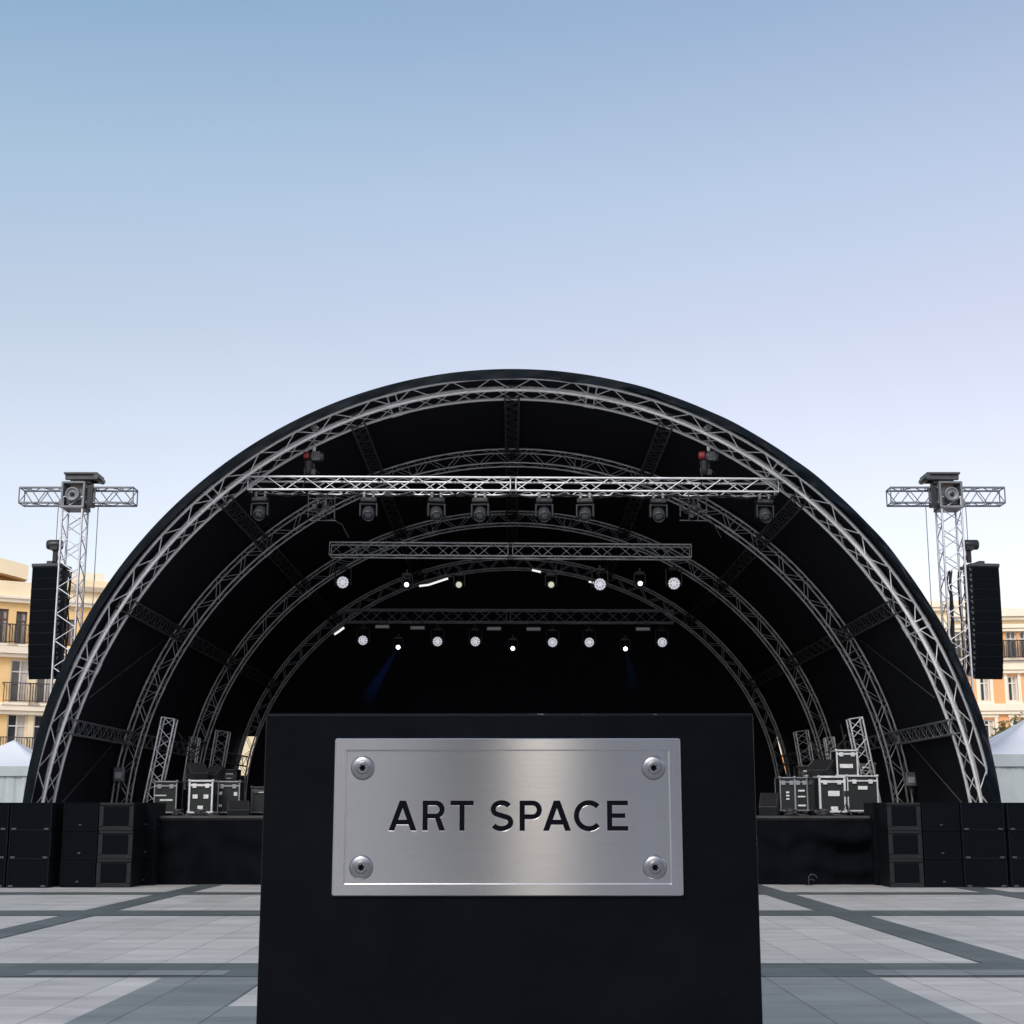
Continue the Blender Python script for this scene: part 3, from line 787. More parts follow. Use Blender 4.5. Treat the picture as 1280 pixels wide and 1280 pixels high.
# LED bars under the rear truss
def led_bar():
    root = thing('led_bar', '', 'stage light')
    m = MB(); m.box((0, 0, 0), (.44, .10, .13)); m.tube((-.12, .05, .06), (-.12, .1, .22), .012, 6); m.tube((.12, .05, .06), (.12, .1, .22), .012, 6); m.build('housing', M['grey_plastic'], root, bevel=.01)
    m = MB(); m.box((0, -.054, 0), (.40, .008, .08)); m.build('light_strip', M['lamp_bar'], root)
    return root
lb = led_bar()
for k, (px, py, l) in enumerate(((478, 783.5, 'leftmost flat grey light bar just under the rear truss'), (522, 785, 'second flat grey light bar from the left under the rear truss'), (617.5, 786, 'flat grey light bar just left of centre under the rear truss'), (667, 786.5, 'flat grey light bar just right of centre under the rear truss'), (803.5, 786.5, 'rightmost flat grey light bar just under the rear truss'))):
    p = P(px, py, 43.4)
    if k == 0: o = lb; o.location = p; o['label'] = l
    else: o = dup(lb, p, label=l)
    o['group'] = 'flat light bars under the rear truss'
# glowing strips added along the rear arch in place of sunlight on its chord
def sunlit_streak(pts, r, label):
    p = [P(*q) for q in pts]; root = thing('sunlit_streak', label, 'stage light', p[0], 'glowing strips added for the sunlit arch chord'); O = p[0]
    m = MB(); m.poly_tube(p, r, 8); m.build('tube', M['streak_glow'], root, off=O, norm=False)
    m = MB()
    for q in (p[0], p[-1]): m.box(q+Vector((0, .03, 0)), (.07, .05, .09))
    m.build('end_clip', M['black_plastic'], root, off=O)
sunlit_streak([(524, 732.5, 44.2), (536, 731, 44.2), (548, 727, 44.2), (560, 723, 44.2)], .030, 'long curved glowing strip added as sunlit chord left of centre behind the middle truss')
sunlit_streak([(418, 793, 44.2), (424, 789, 44.2), (430, 784.5, 44.2)], .032, 'short glowing strip added as sunlit chord on the arch at the left end of the rear truss')
sunlit_streak([(736, 727, 44.2), (742, 728.5, 44.2)], .026, 'tiny glowing strip added as sunlit chord beside the right-hand wash light of the middle truss')
sunlit_streak([(665, 712.5, 44.2), (676, 715, 44.2)], .03, 'thin glowing strip added as sunlit chord along the rear arch just right of centre')

# ================================================================== SPEAKER TOWERS
def tower(s):
    # s=-1 left, +1 right
    side = 'left' if s < 0 else 'right'; Y = 33.9
    X = P(640+s*546, 640, Y).x
    zt = P(100, 605, Y).z
    root = thing('speaker_tower', 'silver lattice tower with a cross truss on top, %s of the stage roof' % side, 'tower', (X, Y, 0), 'speaker towers')
    W = .46
    m = MB(); truss_line(m, (0, 0, .1), (0, 0, zt-.35), W, W, .027, .013, up=(0, 1, 0), step=.62, n=8); m.build('mast', M['alu'], root, norm=False)
    m = MB(); m.box((0, 0, .05), (1.0, 1.0, .1))
    for a in (-1, 1):
        for b in (-1, 1): m.tube((a*.23, b*.23, .1), (a*1.1, b*1.1, .05), .03, 6)
    m.build('base', M['alu_dull'], root)
    zc = P(100, 621, Y).z
    Lh = P(170, 620, Y).x-P(28, 620, Y).x
    xo = P(99, 620, Y).x-P(94, 620, Y).x
    cx = -s*xo*.6
    for a, b in ((-Lh/2+cx, -.27), (.27, Lh/2+cx)):
        m = MB(); truss_line(m, (a, 0, zc), (b, 0, zc), .38, .36, .025, .012, step=.5, n=8); m.build('cross_truss', M['steel_grey'], root, norm=False)
    m = MB()
    for a in (-.25, .25):
        m.box((a, 0, zc), (.05, .56, .62)); 
    m.box((0, 0, zc+.29), (.50, .56, .05)); m.box((0, 0, zc-.29), (.55, .58, .06)); m.box((0, .05, zc), (.40, .3, .40))
    m.build('head_block', M['steel_grey'], root, bevel=.01)
    m = MB(); m.lathe([(.001, .0), (.05, .02), (.06, .0), (.11, .0), (.13, .03), (.16, .03), (.17, 0), (.17, -.09)], (0, -.31, zc), (0, -1, 0), 24); m.build('sheave', M['steel_grey'], root)
    m = MB(); m.lathe([(.001, .035), (.05, .03), (.055, .0)], (0, -.31, zc), (0, -1, 0), 14); m.build('sheave_hub', M['black_plastic'], root)
    m = MB(); cx2 = -s*.16
    m.box((cx2, 0, zc+.50), (.78, .62, .05)); m.box((cx2, -.2, zc+.42), (.74, .10, .12)); m.box((cx2, .2, zc+.42), (.74, .10, .12)); m.box((cx2*1.2, 0, zc+.36), (.34, .3, .16)); m.tube((cx2-s*.36, -.3, zc+.42), (cx2-s*.36, .3, zc+.42), .07, 10)
    m.build('top_bracket', M['dark_truss'], root, bevel=.012)
    m = MB(); m.box((-s*.38, -.1, zc-.02), (.14, .25, .5)); m.box((-s*.42, -.15, zc+.16), (.12, .12, .1)); m.build('trolley', M['black_plastic'], root, bevel=.015)
    m = MB(); m.tube((-s*.53, 0, zc-.15), (-s*.53, 0, 3.0), .010, 5); m.build('steel_rope', M['rope'], root, norm=False)
    m = MB(); rnd = random.Random(4)
    for k in range(6):
        pts = []; x0, y0 = rnd.uniform(-.15, .15), rnd.uniform(-.1, .15)
        for j in range(24):
            pts.append((x0+rnd.uniform(-.03, .03), y0+rnd.uniform(-.02, .02), 6.9-j*.28))
        m.poly_tube(pts, .018, 5)
    m.build('cable_loom', M['black_plastic'], root, norm=False)
    # ----- line array
    Xa = P(640+s*584+(9 if s < 0 else 0), 706, Y+.1).x; za = P(55, 706, Y+.1).z; zb = P(55, 847, Y+.1).z
    arr = thing('line_array', 'tall hanging stack of black loudspeaker cabinets beside the %s tower' % side, 'loudspeaker', (Xa, Y+.1, zb), 'hanging line arrays', rz=R(s*8))
    n = 10; hh = (za-.12-zb)/n; w = .66
    z = za-.10-zb; yy = -.30; ang = 0
    m = MB(); m.box((0, 0, z+.05), (.70, .62, .07)); m.box((0, -.25, z+.02), (.72, .04, .05)); m.box((0, .1, z+.12), (.14, .5, .1)); m.build('rigging_frame', M['grey_plastic'], arr, bevel=.008)
    mb_c = None
    for k in range(n):
        ang = R((0, 0, 1, 1, 2, 3, 5, 8, 12, 16)[k]); 
        ct = Vector((0, yy+.28, z-hh/2)); rot = Matrix.Rotation(ang, 3, 'X')
        if mb_c is None:
            mm = MB(); pts = [(-w/2, -.28, -hh/2-.008), (w/2, -.28, -hh/2-.008), (w/2, -.28, hh/2+.008), (-w/2, -.28, hh/2+.008)]
            bk = [(-w/2+.04, .28, -hh/2+.003), (w/2-.04, .28, -hh/2+.003), (w/2-.04, .28, hh/2-.003), (-w/2+.04, .28, hh/2-.003)]
            mm.poly(pts); mm.poly(bk[::-1])
            for e in range(4): mm.quad(pts[e], pts[(e+1) % 4], bk[(e+1) % 4], bk[e])
            mb_c = mm.build('cabinet', M['sub'], arr, bevel=.006); mb_c.location = ct; mb_c.rotation_euler = (ang, 0, 0)
            g_ = MB(); g_.box((0, -.286, 0), (w-.05, .012, hh-.03)); g_.build('grille', M['grille'], mb_c)
            r_ = MB()
            for a in (-1, 1):
                r_.box((a*(w/2+.008), -.22, hh*.28), (.014, .05, .05)); r_.box((a*(w/2+.008), -.22, -hh*.28), (.014, .05, .05)); r_.tube((a*(w/2), -.2, hh*.4), (a*(w/2+.035), -.2, hh*.4), .011, 6)
            r_.build('rigging_pin', M['alu_dull'], mb_c)
        else:
            cc = mb_c.copy(); C.objects.link(cc); cc.parent = arr; cc.location = ct; cc.rotation_euler = (ang, 0, 0)
            for gch in kids(mb_c):
                d = gch.copy(); C.objects.link(d); d.parent = cc
        z -= hh*math.cos(ang); yy += math.sin(ang)*hh*.9
    # hoist above the array, hanging from the cross truss
    hx = P(640+s*570, 680, Y+.1).x; hz = P(70, 681, Y+.1).z
    ho = thing('array_hoist', 'black chain hoist above the %s hanging line array' % side, 'chain hoist', (hx, Y+.1, za+.05), 'chain hoists of the line arrays')
    hz -= (za+.05)
    m = MB(); m.lathe([(.001, -.17), (.10, -.16), (.12, -.1), (.12, .16), (.1, .19), (.001, .2)], (s*.04, 0, hz), (1, 0, 0), 16); m.box((s*.02, 0, hz-.02), (.18, .22, .22)); m.build('motor', M['black_plastic'], ho)
    m = MB(); m.box((0, 0, hz/2), (.10, .10, hz)); m.box((-.05*s, 0, hz/2-.1), (.16, .08, .10)); m.build('hook', M['black_matte'], ho, bevel=.01)
    m = MB(); m.tube((0, 0, hz+.1), (0, 0, zc-.18-(za+.05)), .010, 5); m.build('chain', M['rope'], ho, norm=False)
tower(-1); tower(1)

# ================================================================== SUBWOOFER STACKS
def sub_proto(w, d, h, style):
    root = thing('subwoofer', '', 'subwoofer')
    lip = {'thin': .022, 'wide': .085, 'flat': .012}[style]
    m = MB(); t = .02
    m.box((0, d/2, h/2), (w, d, h)); 
    cab = m
    # front frame proud of the body
    fr = MB(); y0 = -.018
    fr.box((0, y0/2-.001, lip/2), (w, -y0, lip)); fr.box((0, y0/2-.001, h-lip/2*(.6)), (w, -y0, lip*.6))
    for s in (-1, 1): fr.box((s*(w/2-lip/2), y0/2-.001, h/2), (lip, -y0, h-lip*1.6-.001))
    cab.build('cabinet', M['sub'], root, bevel=.008)
    fr.build('front_frame', M['sub_lip'] if style == 'wide' else M['sub'], root, bevel=.003, seg=1)
    g_ = MB(); g_.box((0, -.004, h/2), (w-lip*2-.006, .006, h-lip*2)); g_.build('grille', M['grille'], root)
    if style == 'thin':
        for s in (-1, 1):
            k = MB(); k.box((s*(w/2-.09), -.028, .03), (.09, .014, .035)); k.build('latch', M['grey_plastic'], root, bevel=.004)
    if style == 'flat':
        k = MB(); k.box((.0, -.022, h*.2), (.05, .012, .03)); k.build('badge_plate', M['grey_plastic'], root, bevel=.004)
    return root
def stack(px0, px1, Y, style, pos, d=.85, rz=0):
    x0 = P(px0, 1060, Y).x; x1 = P(px1, 1060, Y).x; w = abs(x1-x0)-.008
    ztop = P(640, 1003, Y).z; h = ztop/3
    pr = sub_proto(w, d, h-.006, style)
    for k, lv in enumerate(('bottom', 'middle', 'top')):
        lab = '%s black subwoofer of the %s' % (lv, pos)
        loc = ((x0+x1)/2+(.004 if k == 1 else 0), Y+(0, .006, -.004)[k], h*k+.002)
        if k == 0: pr.location = loc; pr['label'] = lab; pr['group'] = 'stacked subwoofers'; pr.rotation_euler = (0, 0, rz)
        else: dup(pr, loc, rz, label=lab, group='stacked subwoofers')
stack(-62, 9, 29.75, 'thin', 'leftmost stack, cut by the picture edge')
stack(10.5, 63, 29.7, 'thin', 'latched stack under the left roof leg')
stack(77, 121, 29.85, 'flat', 'plain-fronted stack left of the stage')
stack(122, 165.5, 29.85, 'wide', 'thick-framed stack left of the stage', d=.9)
stack(168.5, 194, 30.75, 'flat', 'narrow stack touching the stage skirt, left side', d=.8)
stack(1093, 1109, 30.75, 'flat', 'narrow stack touching the stage skirt, right side', d=.8)
stack(1110.5, 1153, 29.85, 'wide', 'thick-framed stack right of the stage', d=.9)
stack(1154.5, 1201, 29.85, 'flat', 'plain-fronted stack right of the stage')
stack(1203, 1257.5, 29.8, 'thin', 'latched stack under the right roof leg')
stack(1261, 1330, 29.8, 'thin', 'rightmost stack, cut by the picture edge')

# ================================================================== GEAR ON STAGE
def flight_case(x0, x1, ytop, ybot, Y, label, edge='case_edge', d=.6, lid=True, labels=(), style='case', ew=.03, wheels=True):
    a = P(x0, ybot, Y); b = P(x1, ytop, Y); w = b.x-a.x; z0 = DZ if wheels else a.z; wh = max(.07, a.z-DZ) if wheels else 0
    h = b.z-z0-wh
    root = thing('flight_case', label, 'flight case', ((a.x+b.x)/2, Y, z0), 'flight cases on the stage')
    m = MB(); m.box((0, d/2, wh+h/2), (w-.02, d-.02, h-.02)); m.build('panel', M[style], root)
    m = MB(); e = ew
    for sx in (-1, 1):
        for yy in (0, d):
            m.box((sx*(w/2-e/2), yy, wh+h/2), (e, e, h))
        for zz in (0, h): m.box((sx*(w/2-e/2), d/2, wh+zz), (e, d, e))
    for zz in (0, h):
        for yy in (0, d): m.box((0, yy, wh+zz), (w, e, e))
    if lid: m.box((0, -.002, wh+h*.86), (w, e*.8, e*1.2))
    m.build('edge_frame', M[edge], root, bevel=.003, seg=1)
    for sx in (-1, 1):
        for zz in (0, h):
            m = MB(); m.lathe([(.001, -.04), (.035, -.02), (.04, 0), (.035, .02), (.001, .04)], (sx*(w/2-.01), 0, wh+zz), (0, 1, 0), 8); m.build('corner_cap', M[edge], root)
    for sx in (-1, 1):
        m = MB(); m.box((sx*w*.26, -.02, wh+h*.84), (.09, .015, .09)); m.build('latch', M[edge], root, bevel=.004)
    for (fx, fz, fw, fh) in labels:
        m = MB(); m.box((fx*w, -.014, wh+h*fz), (fw*w, .006, fh*h)); m.build('label_plate', M['case_label'], root)
    if wheels:
        for sx in (-1, 1):
            for yy in (.1, d-.1):
                m = MB(); m.tube((sx*(w/2-.1)-.02, yy, wh*.5), (sx*(w/2-.1)+.02, yy, wh*.5), wh*.49, 12); m.build('castor', M['black_plastic'], root)
    return root
def wedge(x0, x1, ytop, ybot, Y, label, rz=0, z=None, tilt=0):
    a = P(x0, ybot, Y); b = P(x1, ytop, Y); w = b.x-a.x; h = b.z-a.z
    root = thing('monitor_wedge', label, 'stage monitor', ((a.x+b.x)/2, Y, a.z if z is None else z), 'stage monitor wedges', rz=rz)
    d = h*1.15
    pr = [(-w/2, -d*.25, 0), (-w/2, d*.6, 0), (-w/2, d*.75, h*.75), (-w/2, d*.45, h), (-w/2, -d*.45, h*.38)]
    m = MB(); m.prism(pr, (w, 0, 0)); m.build('cabinet', M['wedge'], root, bevel=.012)
    n0 = Vector((0, -d*.45, h*.38)); n1 = Vector((0, d*.45, h)); dv = (n1-n0); nn = Vector((1, 0, 0)).cross(dv).normalized()
    if nn.z < 0: nn = -nn
    q = MB(); e = .04
    c = [n0+dv*.06+Vector((-w/2+e, 0, 0)), n0+dv*.06+Vector((w/2-e, 0, 0)), n0+dv*.94+Vector((w/2-e, 0, 0)), n0+dv*.94+Vector((-w/2+e, 0, 0))]
    q.prism([p+nn*.002 for p in c], nn*.014); q.build('grille', M['black_matte'], root)
    for s in (-1, 1):
        k = MB(); k.box((s*(w/2+.004), d*.25, h*.5), (.008, .14, .06)); k.build('handle', M['black_matte'], root)
    return root
flight_case(191, 222, 977, 1019, 33.4, 'open black road case with pale bars, left end of the stage', edge='alu_dull', labels=((.05, .40, .55, .06), (-.2, .55, .5, .04)))
flight_case(234.5, 267, 976, 1018.5, 32.9, 'black flight case with bright white edges and three pale labels, left on stage', labels=((-.22, .50, .20, .13), (.22, .50, .20, .13), (0, .13, .22, .16)), ew=.04)
flight_case(269, 300.5, 977, 1018, 33.6, 'darker flight case directly right of the white-edged one on the left', edge='alu_dull', labels=((-.3, .62, .12, .1), (-.3, .22, .12, .08), (.32, .6, .14, .12)))
flight_case(313, 340, 984, 1019, 34.3, 'black case half hidden behind the left edge of the podium', edge='dark_truss', labels=((0, .8, .3, .03),))
wedge(236, 259, 953, 974.5, 33.3, 'grey monitor wedge lying on the white-edged case on the left', rz=R(25))
wedge(256, 276, 957, 975.5, 33.9, 'dark monitor wedge lying on the darker left case', rz=R(-20))
wedge(284, 312, 1001, 1020, 32.4, 'round-shouldered grey monitor wedge on the deck left of the podium', rz=R(12), z=DZ)
flight_case(975.5, 993.5, 972, 1013, 33.2, 'narrow dark equipment rack, leftmost of the row right of the podium', edge='alu_dull', ew=.025, labels=((0, .45, .2, .05), (0, .55, .2, .05), (0, .35, .2, .05)))
flight_case(994.5, 1009, 972, 1013, 33.2, 'narrow equipment rack in the middle of the dark row on the right', edge='alu_dull', ew=.022, labels=((0, .6, .5, .05), (0, .42, .6, .04), (0, .15, .6, .05)))
flight_case(1010.5, 1023.5, 972, 1013, 33.3, 'narrow black rack touching the white-edged case on the right', edge='dark_truss', ew=.02)
flight_case(1024.5, 1056.5, 971, 1014.5, 32.8, 'black flight case with thick white edges on the right of the stage', labels=((.05, .52, .42, .15), (.05, .08, .26, .13)), ew=.045)
flight_case(1060, 1097, 970, 1013.5, 32.9, 'wide dark flight case with one pale label, rightmost on stage', labels=((.0, .66, .30, .10),), ew=.03)
flight_case(1046, 1072, 938, 969.5, 33.3, 'flight case standing on top of the two right-hand cases', wheels=False, labels=((-.05, .38, .6, .16),), ew=.035)
wedge(1012, 1039, 949, 971, 33.4, 'teal-grey monitor wedge standing on the racks on the right', rz=R(-35))
wedge(950, 972, 990, 1019, 33.0, 'black monitor wedge on the deck right of the podium', z=DZ, rz=R(-15))
# folding stand
def stand(px, Y, label):
    p = P(px, 1019, Y); root = thing('microphone_stand', label, 'stand', (p.x, Y, DZ))
    m = MB(); m.tube((0, 0, .12), (0, 0, .46), .018, 8); m.box((0, 0, .46), (.09, .09, .12)); m.build('pole', M['black_plastic'], root)
    for k in range(3):
        a = R(-90+120*k+20); m = MB(); m.poly_tube([(0, 0, .26), (.06*math.cos(a), .06*math.sin(a), .16), (.17*math.cos(a), .17*math.sin(a), .012)], .016, 6); m.build('leg', M['grey_plastic'], root)
stand(1059, 32.3, 'short black folding stand in front of the white-edged case on the right')
# coils of cable lying on the deck
def coil(px, Y, r, label):
    p = P(px, 1018, Y); m = MB(); rnd = random.Random(int(px)); pts = []
    for i in range(110):
        a = i*.33; rr = r*(.8+.2*math.sin(i*.21)); pts.append((rr*math.cos(a), rr*math.sin(a), .015+.0011*i+rnd.uniform(-.004, .006)))
    pts += [(r*1.2, -.1, .02), (r*1.9, -.25, .012), (r*2.9, -.12, .012)]
    m.poly_tube(pts, .012, 5); o = m.build('cable_coil', M['grey_plastic'], norm=False); o.location = (p.x, Y, DZ)
    tag(o, label, 'cable', 'coiled cables on the deck')
coil(1030, 32.2, .16, 'flat coil of black cable in front of the white-edged case on the right')
coil(988, 32.5, .13, 'small coil of black cable in front of the dark racks right of the podium')
coil(250, 32.3, .15, 'flat coil of black cable in front of the white-edged case on the left')
coil(222, 32.2, .12, 'small coil of black cable between the two leftmost cases on stage')
# truss legs standing on the stage
def leg_truss(top, bot, Y, w, label, grp='ground support legs'):
    a = P(*bot, Y); b = P(*top, Y); a.z = max(a.z, DZ if Y > 38 else .0)
    root = thing('support_leg', label, 'truss leg', a, grp); O = a.copy()
    m = MB(); truss_line(m, a, b, w, w, .022, .010, up=(0, 1, 0), step=.45); m.build('truss', M['alu'], root, off=O, norm=False)
    m = MB(); m.box(a+Vector((0, 0, .03)), (w+.2, w+.2, .06)); m.build('foot_plate', M['alu_dull'], root, off=O)
for s in (-1, 1):
    sd = 'left' if s < 0 else 'right'
    m_ = lambda x: 640+s*(640-x)
    leg_truss((m_(212), 898), (m_(184), 1030), 34.0, .30, 'bright leaning lattice leg behind the gear at the %s end of the stage' % sd)
    leg_truss((m_(279), 914), (m_(262), 1010), 41.0, .34, 'dim leaning lattice leg deeper on the %s side of the stage' % sd)
for s, nm in ((-1, 'left'), (1, 'right')):
    m_ = lambda x: 640+s*(640-x)
    leg_truss((m_(244), 922), (m_(231), 1005), 38.2, .22, 'thin dim upright truss between the two lattice legs on the %s' % nm)
flight_case(207, 228, 987, 1019, 35.2, 'low black case in shade behind the leftmost road case', edge='dark_truss', ew=.02, labels=((.1, .6, .3, .05),))
flight_case(276, 296, 962, 1018, 36.4, 'tall dark amplifier rack in shade behind the left cases', edge='dark_truss', ew=.025, labels=((0, .9, .5, .03), (0, .8, .5, .03)))
flight_case(1000, 1021, 958, 1018, 36.6, 'tall dark amplifier rack in shade behind the right racks', edge='dark_truss', ew=.025, labels=((0, .9, .5, .03), (0, .8, .5, .03)))
flight_case(1074, 1094, 955, 1018, 36.2, 'tall dark rack behind the wide case at the right end of the stage', edge='alu_dull', ew=.022, labels=((0, .93, .5, .03),))
# cables hanging from the low purlins into the wings
def hang(pa, pb, Y, sag, label):
    a = P(*pa, Y); b = P(*pb, Y); b.z = max(b.z, DZ+.02); m = MB(); rnd = random.Random(int(pa[0]))
    for c in range(3):
        d = rnd.uniform(-.06, .06); pts = []
        for i in range(17):
            f = i/16; q = a.lerp(b, f); pts.append(q+Vector((d*math.sin(PI*f)+.02*math.sin(9*f+c), .02*c, -sag*math.sin(PI*f)*(1+.3*c))))
        m.poly_tube(pts, .013, 5)
    o = m.build('hanging_cable', M['wedge'], None, off=a, norm=False); tag(o, label, 'cable', 'cables hanging in the stage wings')
hang((222, 915), (262, 918), 35.5, .35, 'black cables slung between the upright trusses on the left, near the bright leg')
hang((236, 920), (232, 1015), 36.5, .05, 'black cables dropping to the deck behind the white-edged case on the left')
hang((1012, 925), (1058, 918), 35.5, .35, 'black cables slung above the monitor wedge on the right')
hang((1050, 905), (1082, 1015), 36.0, .05, 'black cables dropping to the deck behind the rightmost cases')
# control boxes tied to the second arch
def box_on_arch(px, py, label):
    p = P(px, py, 36.8); root = thing('control_box', label, 'control box', p, 'control boxes tied to the second arch')
    m = MB(); m.box((0, 0, 0), (.26, .16, .34)); m.build('housing', M['alu_dull'], root, bevel=.02)
    m = MB(); m.box((.0, -.085, -.02), (.16, .012, .14)); m.build('cover_plate', M['case_label'], root, bevel=.004)
    m = MB(); m.tube((-.05, 0, -.17), (-.05, 0, -.36), .03, 8); m.tube((.06, 0, -.17), (.05, 0, -.42), .025, 8); m.build('plug', M['black_plastic'], root)
box_on_arch(149, 968, 'small pale control box on the second arch leg on the left')
box_on_arch(1138, 974, 'small grey control box on the second arch leg on the right')
# bent pipe hook at the foot of the skirt
p = P(1011, 1103, 30.75); rt = thing('cable_hook', 'small pale bent hook at the foot of the stage skirt, right of the podium', 'hook', (p.x, 30.75, 0))
m = MB(); m.poly_tube([(0, 0, .0), (0, 0, .16), (.05, 0, .22), (.14, 0, .20), (.17, 0, .14)], .010, 6); m.tube((.02, 0, .12), (.12, 0, .10), .008, 6); m.build('rod', M['rope_dark'], rt, norm=False)
m = MB(); m.box((0, 0, .008), (.14, .1, .012)); m.build('foot_plate', M['grey_plastic'], rt)

# ================================================================== TENTS
def tent(name_side, Y, pk, corner_l, corner_r, eave, val, label):
    a = P(corner_l, eave, Y); b = P(corner_r, eave, Y); w = b.x-a.x; ze = P(640, eave, Y).z; zp = P(pk[0], pk[1], Y+w/2).z; zv = P(640, val, Y).z
    cx = (a.x+b.x)/2; root = thing('marquee_tent', label, 'tent', (cx, Y+w/2, 0), 'white marquee tents')
    hw = w/2; m = MB(); n = 14
    for k in range(4):
        rot = Matrix.Rotation(k*PI/2, 3, 'Z'); rows = []
        for j in range(n+1):
            f = j/n; r = hw*(1-f); z = (ze-.0)+(zp-ze)*(f*.72+.28*f**2.4)
            rows.append([rot @ Vector((-r+2*r*i/8, -r, z-.03*math.sin(PI*i/8)*math.sin(PI*f))) for i in range(9)])
        m.grid(rows, True)
    m.build('roof', M['tent'], root)
    m = MB()
    for k in range(4):
        rot = Matrix.Rotation(k*PI/2, 3, 'Z'); rows = []
        for z in (ze+.005, (ze+zv)/2, zv): rows.append([rot @ Vector((-hw+2*hw*i/30, -hw-.012-.010*math.sin(i*1.3)*(z < ze), z)) for i in range(31)])
        m.grid(rows, True)
    m.build('valance', M['tent_wall'], root)
    m = MB()
    for k in range(4):
        rot = Matrix.Rotation(k*PI/2, 3, 'Z'); rows = []
        for j in range(6):
            z = .02+(zv+.1)*j/5; rows.append([rot @ Vector((-hw+.05+(2*hw-.1)*i/60, -hw+.05+.03*math.sin(i*.9)*(1-j/7)+.02*math.sin(i*2.3+j), z)) for i in range(61)])
        m.grid(rows, True)
    m.build('side_wall', M['tent_wall'], root)
    for sx in (-1, 1):
        for sy in (-1, 1):
            m = MB(); m.box((sx*(hw-.03), sy*(hw-.03), ze/2), (.05, .05, ze)); m.build('post', M['alu'], root)
tent('l', 36.5, (-10, 925), -86, 66, 958, 970, 'white pointed tent at the left edge, beside the roof foot')
tent('r', 35.5, (1330, 893), 1226, 1434, 943, 958, 'white pointed tent at the right edge, beside the roof foot')

